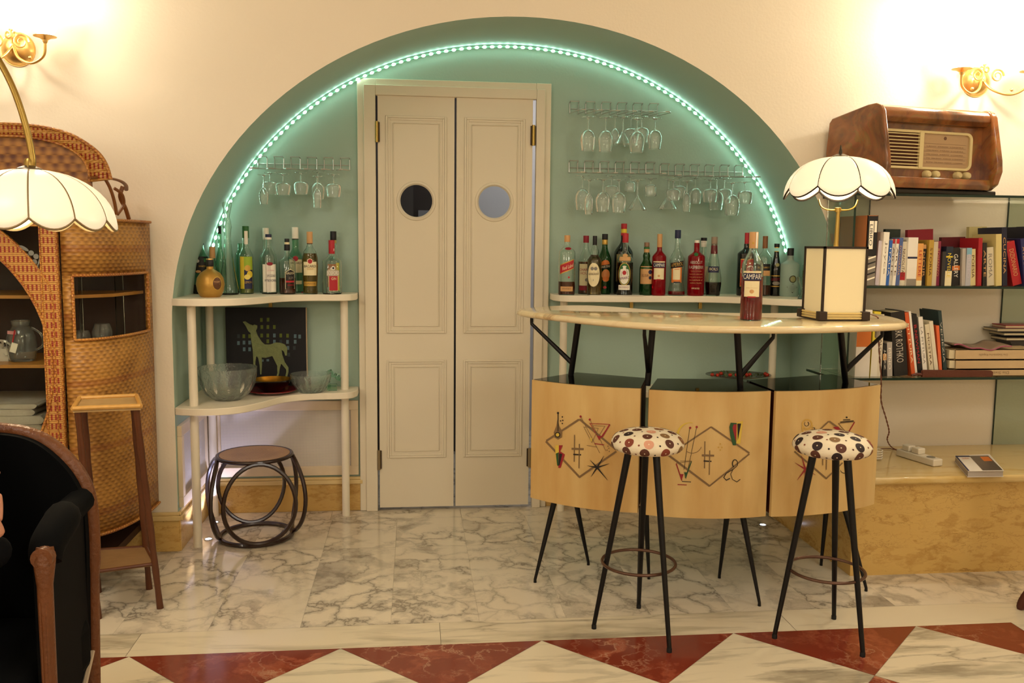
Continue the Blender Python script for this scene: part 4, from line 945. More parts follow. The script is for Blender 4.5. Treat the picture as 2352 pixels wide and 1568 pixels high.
# ------------------------------------------------------------------ table lamp on the bar
def petal_shade(t, c, R, H, npet, z0, lead, opal, rcap, pw=1.0, bul=.03, rows=12, scal=.11, per=12, th00=0, part='shade_petal', cap_name='shade_cap'):
    """dome of bowed opal panels with rounded lower edges; z0 = rim height"""
    def S(th, k):    # k 0 top .. 1 rim
        a = k*PI/2*.97+.03; r = rcap+(R-rcap)*math.sin(a)**pw; z = z0+H*math.cos(a)**.85
        return r, z
    for i in range(npet):
        m = M(); th0 = th00+2*PI*i/npet; dth = 2*PI/npet
        def fn(u, v):
            e = 1-abs(2*u-1)**2.2; r, z = S(0, v*(1-scal*(1-e)*v**3)); r += R*bul*e*v
            th = th0+dth*u; return (c[0]+r*math.cos(th), c[1]+r*math.sin(th), z)
        m.grid(fn, per, rows, 0)
        pm = m.build(part, opal, t, sharp=60); sm = pm.modifiers.new('s', 'SOLIDIFY'); sm.thickness = .003; sm.offset = -1
        edge = [fn(0, v/rows) for v in range(rows+1)]; e2 = [fn(u/per, 1) for u in range(per+1)]
        lm = M(); lm.tube(edge, lead[1], 6); lm.tube(e2, lead[1], 6); lm.build('lead_came', lead[0], pm)
    zt = z0+H*math.cos(.03)**.85
    M().lathe([(rcap*1.25, zt-.004), (rcap*1.1, zt+.006), (rcap*.5, zt+.014), (0, zt+.016)], 24, (c[0], c[1], 0)).build(cap_name, mat('shade_cap_metal', '#6d6354', .3, metal=.8), t)
    return zt
LC = at(1931, 738, z=ZBAR)
tl = thing('table_lamp', 'table lamp with scalloped opal glass shade on a cream box pedestal standing on the bar', 'lamp', (1.345, -1.165, ZBAR))
def table_lamp():
    cx, cy, h, a = 1.345, -1.165, .262, .079
    z0 = ZBAR+.001; bk = mat('lamp_black_frame', '#2b1d14', .5); paper = mat('lamp_paper_panel', '#f0dfae', .6, emis=(1, .85, .55), es=.12)
    m = M(); m.bb((cx-a-.012, cy-a-.012, z0), (cx+a+.012, cy+a+.012, z0+.004)); 
    for sx in (-1, 1):
        for sy in (-1, 1): m.box((cx+sx*(a+.002), cy+sy*(a+.002), z0+.017), (.030, .030, .032))
    m.build('plinth', mat('lamp_corner_block', '#33241a', .5), tl, bevel=.002)
    m = M()
    for k in range(3):
        zz = z0+.008+k*.009
        for sx in (-1, 1): m.tube([(cx+sx*(a+.008), cy-a, zz), (cx+sx*(a+.008), cy+a, zz)], .004, 8); m.tube([(cx-a, cy+sx*(a+.008), zz), (cx+a, cy+sx*(a+.008), zz)], .004, 8)
    m.build('bamboo_rail', mat('pale_bamboo', '#e6cb84', .4), tl)
    m = M()
    for sx in (-1, 1):
        for sy in (-1, 1): m.box((cx+sx*a, cy+sy*a, z0+h/2+.003), (.008, .008, h))
        m.box((cx, cy+sx*a, z0+h), (2*a+.008, .008, .008)); m.box((cx+sx*a, cy, z0+h), (.008, 2*a+.008, .008))
    m.build('box_frame', bk, tl)
    m = M(); m.bb((cx-a+.001, cy-a+.001, z0+.004), (cx+a-.001, cy+a-.001, z0+h+.002)); m.build('paper_box', paper, tl, sharp=0)
    M().tube([(cx, cy, z0+h), (cx+.002, cy, 1.435)], [.0095, .007], 12).build('stem', brass, tl)
    m = M(); m.tube(bez([(cx-.075, cy, 1.475), (cx-.065, cy, 1.45), (cx-.04, cy, 1.438), (cx, cy, 1.437), (cx+.04, cy, 1.438), (cx+.065, cy, 1.45), (cx+.075, cy, 1.475)], 4), .003, 8); m.lathe([(.012, 1.43), (.012, 1.445), (0, 1.447)], 12, (cx, cy, 0)); m.build('harp', brass, tl)
    zt = petal_shade(tl, (cx, cy), .185, .150, 8, 1.474, (mat('dark_came', '#1c100a', .5), .0036), shade_m, .028, scal=.13, th00=math.radians(-116-22.5))
    M().tube([(cx, cy, zt+.01), (cx, cy, zt+.022), (cx, cy, zt+.034), (cx, cy, zt+.046)], [.005, .0065, .0035, .0015], 10).build('finial', mat('finial_bronze', '#3a3524', .4, metal=.6), tl)
    M().sphere((cx, cy, 1.52), .022, 8).build('bulb', bulb_m, tl)
    light('table_lamp_light', 'POINT', (cx, cy, 1.485), 3.2, (1, .8, .52), .03)
table_lamp()

# ------------------------------------------------------------------ marble bench and glass bookcase
bench = thing('marble_bench', 'low yellow marble bench with rounded slab running along the right wall', 'bench', (3.0, -.8, 0))
BZ = .375; BX = 1.53
m = M(); m.bb((BX+.0, -1.045, 0), (XR-.01, WY-.002, BZ)); m.build('plinth', m_yellow, bench, sharp=0)
m = M(); o = .028
prof = [(BX, -1.045-o), (XR-.01, -1.045-o), (XR-.01, WY-.002), (BX, WY-.002)]
m.prism(prof, BZ, BZ+.03); m.build('top_slab', m_bench, bench, bevel=.011)
ZBN = BZ+.03
bret = thing('bench_return', 'short end of the yellow marble bench reaching back into the arched niche', 'bench', (1.6, -.38, 0))
M().bb((BX, WY+.001, 0), (ACX+AA-.012, -.235, BZ)).build('plinth', m_yellow, bret, sharp=0)
M().bb((BX, WY+.001, BZ), (ACX+AA-.012, -.22, BZ+.03)).build('top_slab', m_bench, bret, bevel=.011)
m = M(); m.tube(bez([(2.39, -1.0465, .37), (2.392, -1.0465, .33), (2.387, -1.0465, .30), (2.385, -1.0465, .25), (2.37, -1.0465, .2), (2.362, -1.0465, .1), (2.36, -1.0465, .02)], 4), .0012, 5); m.build('crack_line', flat('crack_brown', '#6b4a24'), bench)
SF = -.825
z1 = at(2160, 446, y=SF).z; z2 = at(2160, 657, y=SF).z; z3 = at(2160, 867, y=SF).z
bc = thing('glass_bookcase', 'clear green-edged glass bookcase standing on the marble bench by the wall', 'bookcase', (2.6, -.68, ZBN))
X0, X1 = 1.585, 4.0; PX = 1.605
def gslab(m, a, b, edges):
    m.bb(a, b, 0)
for i, z in enumerate((z1, z2, z3)):
    xa = X0 if i < 2 else 1.545; ya = SF
    m = M(); m.bb((xa, ya+.002, z-.010), (X1, WY-.006, z)); sh = m.build('glass_shelf', shelf_glass, bc, sharp=0)
    m = M(); m.bb((xa, ya, z-.010), (X1, ya+.002, z)); m.bb((xa-.002, ya, z-.010), (xa, WY-.006, z)); m.build('polished_edge', glass_edge, sh, sharp=0)
def upright(label_, x, y0, y1, za, zb):
    m = M(); m.bb((x, y0+.002, za), (x+.008, y1-.002, zb)); p = m.build('side_panel', shelf_glass, bc, sharp=0)
    m = M(); m.bb((x, y0, za), (x+.008, y0+.002, zb)); m.bb((x, y1-.002, za), (x+.008, y1, zb)); m.build('polished_edge', glass_edge, p, sharp=0)
for za, zb in ((ZBN, z3-.0105), (z3+.0005, z2-.0105), (z2+.0005, z1-.0105)):
    upright('', PX, SF+.045, WY-.01, za, zb)
    for xa, xb in ((PX+.009, 1.80), (2.455, 2.75)):
        m = M(); m.bb((xa+.001, WY-.010, za), (xb, WY-.004, zb)); p = m.build('back_panel', shelf_glass, bc, sharp=0)
        m = M(); xe = xb if xa < 2 else xa; m.bb((xe-.0015, WY-.0105, za), (xe+.0015, WY-.0035, zb)); m.build('polished_edge', glass_edge, p, sharp=0)

# ---- books
page_m = mat('book_pages', '#d8c9a4', .8)
def V(name, col, rough=.45): return mat('cover_'+name, col, rough)
ROWS = {}
def book(label, x0, x1, top, shift, color, zs, basepy, yf=-.795, depth=.15, title=None, tcol=None, bands=(), group='books'):
    """x0,x1 = spine base in pixels; top = upper pixel; shift = sideways lean of the top in pixels"""
    a = at(x0, basepy, y=yf); b = at(x1, basepy, y=yf); tpt = at((x0+x1)/2, top, y=yf)
    w_ = max(.008, (b.x-a.x)*.97); h = max(.08, tpt.z-zs); s = mpp(a); lean = math.atan2(shift*s, h); h = h/math.cos(lean)-abs(math.sin(lean))*w_*.5
    left = lean < 0; x = a.x if left else b.x
    st = ROWS.setdefault(group, [None])
    if st[0] and left:
        xr0, tp, hp = st[0]; zz_ = min(hp, h); lean = math.atan(max(math.tan(lean), (xr0+tp*zz_-x+.0008)/zz_)); lean = min(lean, -.002); 
        if xr0 > x: x = xr0+.0006
    st[0] = ((x+w_/math.cos(lean)) if left else x, math.tan(lean), h*math.cos(lean))
    t = thing('book', label, 'book', (x, yf, zs+.0006), 0, group); t.rotation_euler = (0, lean, 0)
    xs = (0, w_) if left else (-w_, 0); c = .0022; xm = (xs[0]+xs[1])/2
    m = M(); m.bb((xs[0], 0, 0), (xs[0]+c, depth, h)); m.bb((xs[1]-c, 0, 0), (xs[1], depth, h)); m.bb((xs[0]+c, 0, 0), (xs[1]-c, c, h)); m.build('cover', color, t, world=False, sharp=0)
    M().bb((xs[0]+c, c, .003), (xs[1]-c, depth-.003, h-.004)).build('pages', page_m, t, world=False, sharp=0)
    if title or bands:
        m = M(); mats = []
        def mi(q):
            if q not in mats: mats.append(q)
            return mats.index(q)
        off = .0003
        for (f0, f1, bm) in bands: off += .0001; m.quad((xs[0]+.0003, -off, h*f0), (xs[1]-.0003, -off, h*f0), (xs[1]-.0003, -off, h*f1), (xs[0]+.0003, -off, h*f1), mi(bm))
        if title: m.text(title, h*.62, w_*.5, lambda u, v: (xm+v, -off-.0003, h*.52-u), mi(tcol or black))
        m.build('spine_print', mats, t, world=False, sharp=0)
    return t
kb = lambda n, c: V(n, c)
UP = 'books on the upper glass shelf'
U = [ # x0,x1,top,shift,colour,title,tcol,desc
 (2009, 2021, 553, 4, kb('lilac', '#cfc6cf'), None, None, 'thin lilac-grey book right of the brown binder', ()),
 (2021, 2034, 533, 3, kb('white', '#ece6da'), 'Joyce', grey, 'tall white book with grey lettering', ()),
 (2034, 2041, 552, 4, kb('cobalt', '#2a5fb0'), 'ITALIA', white, 'narrow cobalt blue book', ()),
 (2041, 2049, 549, 4, kb('white', '#ece6da'), 'ARTE', brownp, 'left of two white red-topped paperbacks', ((.9, 1, red),)),
 (2049, 2056, 549, 5, kb('white', '#ece6da'), 'ARTE', brownp, 'right of two white red-topped paperbacks', ((.9, 1, red),)),
 (2056, 2065, 546, 4, kb('slate', '#4a5f96'), 'FOTOGRAFIA', tan, 'slate blue book with tan lettering', ()),
 (2065, 2077, 555, 1, kb('cream', '#e3d9c0'), 'NEAPOLITAN', brownp, 'cream book with red letters at its foot', ((.12, .3, red),)),
 (2078, 2101, 545, -4, kb('white', '#ece6da'), None, None, 'thick white book with a dark band', ((.56, .6, navy), (.0, .14, grey))),
 (2102, 2115, 559, -2, kb('apricot', '#e0a258'), 'LETTERE', red, 'apricot orange book', ((.0, .12, cream),)),
 (2115, 2125, 562, -4, kb('black', '#1b1818'), 'NOIR', tan, 'narrow black book beside the apricot one', ((.9, 1, tan),)),
 (2125, 2136, 551, -11, kb('ochre', '#b9963c'), 'STORIA', brownp, 'ochre book tilted slightly left', ()),
 (2137, 2147, 555, -12, kb('beige', '#c9bba0'), None, None, 'beige book tilted left beside the ochre one', ()),
 (2147, 2157, 554, -12, kb('magenta', '#92304c'), 'ROMANZO', tan, 'magenta-red book tilted left', ()),
 (2160, 2168, 578, -7, kb('charcoal', '#33302e'), None, None, 'low charcoal book between magenta and dark blue books', ()),
 (2168, 2184, 566, -12, kb('inky', '#1c2638'), 'NOVELLE', yellow, 'dark blue book with cream foot', ((.0, .38, cream), (.72, .76, yellow))),
 (2186, 2205, 569, -16, kb('black', '#1b1818'), 'GALLERY', white, 'black book with orange square on the spine', ((.4, .52, orange),)),
 (2207, 2215, 572, -17, kb('grey', '#b4aca2'), None, None, 'slim grey book tilted left', ()),
 (2215, 2227, 570, -18, kb('silver', '#b7b7be'), 'MUSEO', lilac, 'silver paperback with sky blue head', ((.82, 1, flat('sky_print', '#7fb0c4')),)),
 (2229, 2241, 573, -19, kb('butter', '#e6d79a'), 'POESIA', brownp, 'butter yellow book tilted left', ()),
 (2243, 2252, 548, -22, kb('scarlet', '#a81c26'), None, None, 'tall scarlet hardback tilted left', ()),
 (2257, 2267, 560, -26, kb('black', '#1b1818'), 'ARTE', tan, 'slim black book leaning left next to the scarlet hardback', ()),
 (2267, 2284, 568, -8, kb('ivory', '#ddd2b4'), 'ROMA', grey, 'thick ivory book with orange-brown page top', ()),
 (2287, 2300, 540, -30, kb('sand', '#d9c682'), None, None, 'sand yellow book leaning behind the ivory book', ()),
 (2302, 2314, 527, -42, kb('navy', '#1b1d33'), 'CUCINA', tan, 'tall navy book leaning left', ()),
 (2327, 2348, 556, -30, kb('red', '#b01c24'), 'DIZIONARIO', tan, 'thick bright red hardback leaning left', ()),
 (2350, 2361, 548, -18, kb('royal', '#23285c'), 'ATLANTE', tan, 'royal blue hardback leaning left at the right edge', ()),
 (2364, 2392, 520, -8, kb('navy', '#1b1d33'), None, None, 'large dark navy album at the right edge of the picture', ()),
]
for i, (x0, x1, tp, sh, c, ti, tc, d, bd) in enumerate(U):
    book(d+', on the upper glass shelf', x0, x1, tp, sh, c, z2, 656, yf=-.795+(.0 if i % 3 else .012), depth=.13 if x1 < 2300 else .16, title=ti, tcol=tc, bands=bd, group=UP)
# books behind, lying on the upper shelf row
def back_book(label, px0, px1, top, col, zs, base, yf, lean=-.12):
    a = at(px0, base, y=yf); b = at(px1, base, y=yf); h = at(px0, top, y=yf).z-zs
    t = thing('book', label, 'book', (a.x, yf, zs+.0006), 0, UP); t.rotation_euler = (0, lean, 0)
    W = b.x-a.x
    m = M(); m.bb((0, 0, 0), (W, .0022, h)); m.bb((0, .018, 0), (W, .02, h)); m.bb((0, .002, 0), (.002, .018, h)); m.build('cover', col, t, world=False, sharp=0)
    M().bb((.002, .0022, .002), (W-.003, .018, h-.003)).build('pages', page_m, t, world=False, sharp=0)
back_book('big crimson hardback standing behind the apricot and black books, cover forward', 2084, 2142, 528, kb('crimson', '#8c1626'), z2, 645, -.645, -.05)
back_book('dark green book seen above the white paperbacks', 2028, 2062, 526, kb('forest', '#243028'), z2, 645, -.645, 0)
back_book('dark red hardback standing behind the grey paperbacks', 2160, 2214, 545, kb('oxblood', '#5c1018'), z2, 645, -.645, -.03)
back_book('pale yellow-edged book standing at the back behind the scarlet hardback', 2222, 2262, 521, kb('straw', '#cdbd82'), z2, 645, -.60, -.03)
# brown binder box with costume-print spine
t = thing('binder_box', 'brown box file with a black and white patterned spine left of the books', 'box file', tuple(at(1985, 656, y=-.80)))
a = at(1985, 656, y=-.80); b = at(2009, 656, y=-.80); h = at(1990, 494, y=-.80).z-z2
t.location.z = z2+.0006
m = M(); m.bb((a.x, -.80, z2+.0006), (a.x+.003, -.57, z2+h)); m.bb((b.x-.003, -.80, z2+.0006), (b.x, -.57, z2+h)); m.bb((a.x, -.573, z2+.0006), (b.x, -.57, z2+h)); m.bb((a.x, -.80, z2+.0006), (b.x, -.797, z2+h)); m.build('case', kb('tan_board', '#a4643a'), t, sharp=0)
m = M(); W = b.x-a.x; Y = -.8006
m.quad((a.x+.002, Y, z2+h*.42), (b.x-.001, Y, z2+h*.42), (b.x-.001, Y, z2+h-.003), (a.x+.002, Y, z2+h-.003), 0)
m.quad((a.x+.002, Y, z2+.0007), (b.x-.001, Y, z2+.0007), (b.x-.001, Y, z2+h*.42), (a.x+.002, Y, z2+h*.42), 1)
for k in range(5): zz = z2+h*(.06+.075*k); m.quad((a.x+.003, Y-.0003, zz), (b.x-.002, Y-.0003, zz+.014), (b.x-.002, Y-.0003, zz+.02), (a.x+.003, Y-.0003, zz+.007), 0 if k % 2 else 2)
m.quad((a.x+.009, Y-.0003, z2+h*.52), (a.x+W*.6, Y-.0003, z2+h*.52), (a.x+W*.6, Y-.0003, z2+h*.92), (a.x+.009, Y-.0003, z2+h*.92), 2); m.quad((a.x+W*.66, Y-.0003, z2+h*.76), (b.x-.004, Y-.0003, z2+h*.76), (b.x-.004, Y-.0003, z2+h*.92), (a.x+W*.66, Y-.0003, z2+h*.92), 2)
m.text('LIBRO', h*.3, W*.28, lambda u, v: (a.x+W*.38+v, Y-.0006, z2+h*.72-u), 0)
m.build('spine_print', [black, flat('photo_grey', '#7b746a'), white], t, sharp=0)
# ---- lower shelf
LO = 'books on the lower glass shelf'
Lw = [
 (1962, 1996, 712, 0, kb('white', '#ece6da'), None, None, 'large white book with orange rectangle on the cover', ((.45, .75, orange),), .14),
 (1998, 2014, 716, 2, kb('sun', '#e6cf3a'), None, None, 'yellow and white book beside the hanging lamp cord', ((.0, .55, white),), .13),
 (2014, 2024, 722, -2, kb('cream', '#e3d9c0'), 'CATALOGO', brownp, 'slim cream book beside the yellow one', (), .13),
 (2027, 2036, 790, -3, kb('black', '#1b1818'), 'JAZZ', white, 'small black and white booklet', ((.5, .7, tan),), .1),
 (2038, 2050, 786, -9, kb('grey', '#b4aca2'), 'MINO', white, 'short grey book with pale lettering', (), .1),
 (2054, 2086, 716, -21, kb('black', '#1b1818'), 'MARK ROTHKO', silver, 'thick black art book with grey-blue lettering', (), .15),
 (2094, 2103, 718, -26, kb('vermilion', '#cf5a2c'), 'PITTURA', cream, 'slim vermilion book leaning left', (), .15),
 (2103, 2108, 715, -26, kb('white', '#ece6da'), None, None, 'thin white book leaning left beside the vermilion one', (), .15),
 (2108, 2120, 722, -26, kb('black', '#1b1818'), 'B.NEWMAN', red, 'black book with red lettering leaning left', (), .14),
 (2121, 2131, 728, -21, kb('white', '#ece6da'), 'LA PITTURA', grey, 'white book leaning on the red-lettered black one', (), .14),
 (2136, 2146, 745, -20, kb('ivory', '#ddd2b4'), 'MOSTRA', brownp, 'ivory book leaning left with brown lettering', (), .13),
 (2148, 2157, 738, -24, kb('cream', '#e3d9c0'), None, None, 'cream book leaning left before the orange one', (), .13),
 (2158, 2165, 748, -16, kb('tangerine', '#e0683a'), None, None, 'tangerine book leaning left', (), .12),
 (2168, 2176, 714, -26, kb('dark_teal', '#26393a'), 'VENEZIA', silver, 'tall dark green-grey book, last of the leaning row', (), .14)]
for i, (x0, x1, tp, sh, c, ti, tc, d, bd, dp) in enumerate(Lw):
    book(d+', on the lower glass shelf', x0, x1, tp, sh, c, z3, 864, yf=-.79, depth=dp, title=ti, tcol=tc, bands=bd, group=LO)
# stack of three large cream volumes
cream_vol = kb('buff', '#c7ab80'); xl = at(2174, 850, y=-.79).x
zz = z3+.0006
for k, (th, off, ti) in enumerate(((.030, .012, 'Die Sixtinische'), (.040, .004, None), (.044, 0, 'Die Sixtinische Kapelle'))):
    t = thing('large_book', ['buff cloth volume at the bottom of the lying stack', 'buff cloth volume in the middle of the lying stack', 'buff cloth volume on top of the lying stack, printed upside down'][k], 'book', (xl+.2, -.68, zz), 0, 'large volumes lying on the lower glass shelf')
    x0 = xl+off; x1 = x0+.42
    m = M(); m.bb((x0+.03, -.80, zz), (x1, -.665, zz+.003)); m.bb((x0+.03, -.80, zz+th-.003), (x1, -.665, zz+th)); m.bb((x0+.03, -.80, zz), (x1, -.797, zz+th)); m.build('cover', cream_vol, t, sharp=0)
    M().bb((x0+.006, -.792, zz+.004), (x1-.006, -.67, zz+th-.004)).build('pages', page_m, t, sharp=0)
    if ti: M().text(ti, .13, .012, lambda u, v, x0=x0, zz=zz, th=th: (x0+.2-u, -.8006, zz+th/2-v)).build('spine_lettering', flat('worn_lettering', '#8a7050'), t, sharp=0)
    zz += th+.0006
t = thing('brochure', 'crumpled pink-edged brochure lying on the buff volumes', 'brochure', (xl+.15, -.7, zz))
m = M(); m.grid(lambda u, v: (xl+.02+.26*u, -.80+.12*v, zz+.012+.010*math.cos(u*5.5+v)+.004*math.sin(u*17)+.004*v), 24, 6); o = m.build('cover', flat('brochure_photo', '#8d7660', .4), t, sharp=60); so = o.modifiers.new('s', 'SOLIDIFY'); so.thickness = .006; so.offset = -1
M().tube([(xl+.02+.26*u/24, -.801, zz+.009+.010*math.cos(u/24*5.5)+.004*math.sin(u/24*17)) for u in range(25)], .0028, 6).build('pink_edge', flat('pink_edge', '#a3506c'), t)
t = thing('leather_case', 'long flat brown leather case lying at the front edge of the lower glass shelf', 'case', (2.0, -.81, z3+.0006))
a = at(2118, 862, y=-.82).x; b = at(2280, 862, y=-.82).x
M().prism([(a, z3+.0006), (b-.005, z3+.0006), (b, z3+.008), (b, z3+.022), (b-.008, z3+.028), (a+.01, z3+.032), (a, z3+.03)], -.823, -.808, axis='y').build('case_body', mat('brown_leather', '#5a2a18', .45, bump=.2), t, bevel=.002)
M().tube([(a-.045, -.815, z3+.009), (a-.02, -.815, z3+.014), (a, -.815, z3+.012)], [.004, .007, .007], 6).build('strap', mat('brown_leather', '#5a2a18'), t)
# magazines at the far right
t0x = at(2292, 760, y=-.65).x
for k, (dz, col, lab) in enumerate(((.0, '#3a2c24', 'dark photo magazine at the bottom of the right-hand pile'), (.022, '#151314', 'black magazine in the middle of the right-hand pile'), (.04, '#5d5246', 'brown-grey magazine near the top of the right-hand pile'), (.054, '#9a2430', 'red-edged magazine on top of the right-hand pile'))):
    zb = z3+.135+dz; t = thing('magazine', lab, 'magazine', (t0x+.15, -.70, zb), 0, 'magazines piled at the right end of the lower shelf'); t.rotation_euler = (0, 0, .0)
    x0 = t0x+[.04, .03, .0, .04][k]
    m = M(); m.bb((x0, -.655+.004*k, zb), (x0+.3, -.548, zb+.004)); m.bb((x0, -.655+.004*k, zb+.012), (x0+.3, -.548, zb+.016)); m.build('cover', V('mag%d' % k, col, .3), t, sharp=0)
    M().bb((x0+.002, -.653+.004*k, zb+.004), (x0+.298, -.55, zb+.012)).build('pages', page_m, t, sharp=0)
t = thing('storage_box', 'dark box standing under the magazine pile', 'box', (t0x+.2, -.69, z3+.0006)); M().prism([(t0x+.13, z3+.0006), (t0x+.34, z3+.0006), (t0x+.34, z3+.134), (t0x+.06, z3+.134)], -.652, -.55, axis='y').build('box_body', mat('box_photo_print', '#2c2624', .4, var=.4, vscale=25), t, sharp=0)
# things on the bench
t = thing('power_strip', 'white multi-socket power strip lying on the marble bench', 'power strip', (1.93, -.83, ZBN)); pa = at(2068, 1040, z=ZBN+.01); pb = at(2155, 1066, z=ZBN+.01); pa.z = pb.z = 0
d = (pb-pa); L = d.length; ang = math.atan2(d.y, d.x); RT = Matrix.Rotation(ang, 3, 'Z'); c = (pa+pb)/2; wht = mat('white_plastic', '#e6dcc6', .35)
M().box((c.x, c.y, ZBN+.016), (L, .05, .03), 0, RT).build('housing', wht, t, bevel=.005)
for k, u in enumerate((-.28, -.02)):
    q = c+d.normalized()*(L*u); M().box((q.x, q.y, ZBN+.044), (.04, .038, .026), 0, RT).build('plug', wht, t, bevel=.005)
M().lathe([(0, .0315), (.014, .0315), (.016, .033), (.018, .0315)], 16, (pb.x-d.normalized().x*.04, pb.y-d.normalized().y*.04, ZBN)).build('socket', mat('socket_shadow', '#8b8475', .5), t)
cable_m = mat('twisted_brown_cord', '#7a4a34', .6)
t = thing('lamp_cord', 'twisted brown lamp cord with inline switch hanging from the bar to the power strip', 'cord', tuple(at(2028, 900, y=-1.0)))
pts = [at(1992, 720, z=ZBAR+.004)+Vector((0, .0, 0)), at(2015, 728, y=-1.16), at(2018, 745, y=-1.0), at(2019, 800, y=-.98), at(2024, 870, y=-.98), at(2024, 920, y=-.97), at(2035, 960, y=-.95), at(2042, 990, y=-.92), at(2038, 1010, y=-.88), at(2050, 1028, z=ZBN+.006), at(2075, 1034, z=ZBN+.02), at(2092, 1024, z=ZBN+.055)]
B = bez(pts, 10); m = M(); 
for ph in (0, PI): m.tube([p+Vector((.0018*math.cos(i*1.1+ph), .0018*math.sin(i*1.1+ph), 0)) for i, p in enumerate(B)], .0017, 5)
m.build('twisted_wire', cable_m, t)
q = at(2016, 762, y=-.985); M().box(tuple(q), (.022, .012, .05)).build('inline_switch', mat('switch_grey', '#b3a79b', .4), t, bevel=.006)
t = thing('cable_coil', 'coiled white cable at the left end of the bench beside the power strip', 'cable', (1.83, -.85, ZBN))
cc = at(2014, 1046, z=ZBN+.02); M().tube([(cc.x+.022*math.cos(i*.5), cc.y+.02*math.sin(i*.5), ZBN+.004+i*.0008) for i in range(60)], .0028, 6).build('coil', wht, t)
M().tube(bez([at(2022, 1030, z=ZBN+.004), at(2045, 1030, z=ZBN+.004), at(2068, 1036, z=ZBN+.01)], 6), .002, 6).build('lead', cable_m, t)
# guidebook
t = thing('guidebook', 'small thick guidebook with photo cover lying on the bench edge', 'book', tuple(at(2250, 1080, z=ZBN)))
g = [at(2192, 1060, z=ZBN), at(2222, 1096, z=ZBN), at(2305, 1095, z=ZBN), at(2272, 1056, z=ZBN)]
H = .026
def slab(P, a, b): 
    m = M(); m.add([(p.x, p.y, a) for p in P]+[(p.x, p.y, b) for p in P], [(3, 2, 1, 0), (4, 5, 6, 7), (0, 1, 5, 4), (1, 2, 6, 5), (2, 3, 7, 6), (3, 0, 4, 7)]); return m
ctr = sum(g, Vector())/4
slab([ctr+(p-ctr)*.97 for p in g], ZBN+.002, ZBN+H-.002).build('pages', mat('grey_pages', '#b7aca0', .7), t, sharp=0)
cv = slab(g, ZBN+.0003, ZBN+.002); cv2 = slab(g, ZBN+H-.002, ZBN+H); cv.add(cv2.v, cv2.f); cv.build('cover', V('guide', '#e8e0d4', .3), t, sharp=0)
def gl_(u, v): return g[1]+(g[2]-g[1])*u+(g[0]-g[1])*v+Vector((0, 0, ZBN+H+.0005-g[1].z))
m = M(); m.quad(gl_(.42, .02), gl_(.98, .02), gl_(.98, .98), gl_(.42, .98), 0); m.quad(gl_(.03, .9), gl_(.42, .9), gl_(.42, .99), gl_(.03, .99), 1); m.quad(gl_(.0, 0), gl_(.05, 0), gl_(.05, .98), gl_(.0, .98), 1); m.quad(gl_(.7, .6), gl_(.95, .6), gl_(.95, .9), gl_(.7, .9), 2); m.v[-1] = m.v[-1]
for k in range(12, len(m.v)): m.v[k] = (m.v[k][0], m.v[k][1], m.v[k][2]+.0004)
m.text('GUIDA', .05, .012, lambda u, v: tuple(gl_(.24+u*4, .8+v*7)+Vector((0, 0, .0004))), 2)
m.build('cover_print', [mat('cover_photo', '#4a3a34', .3, var=.6, vscale=40), navy, orange], t, sharp=0)

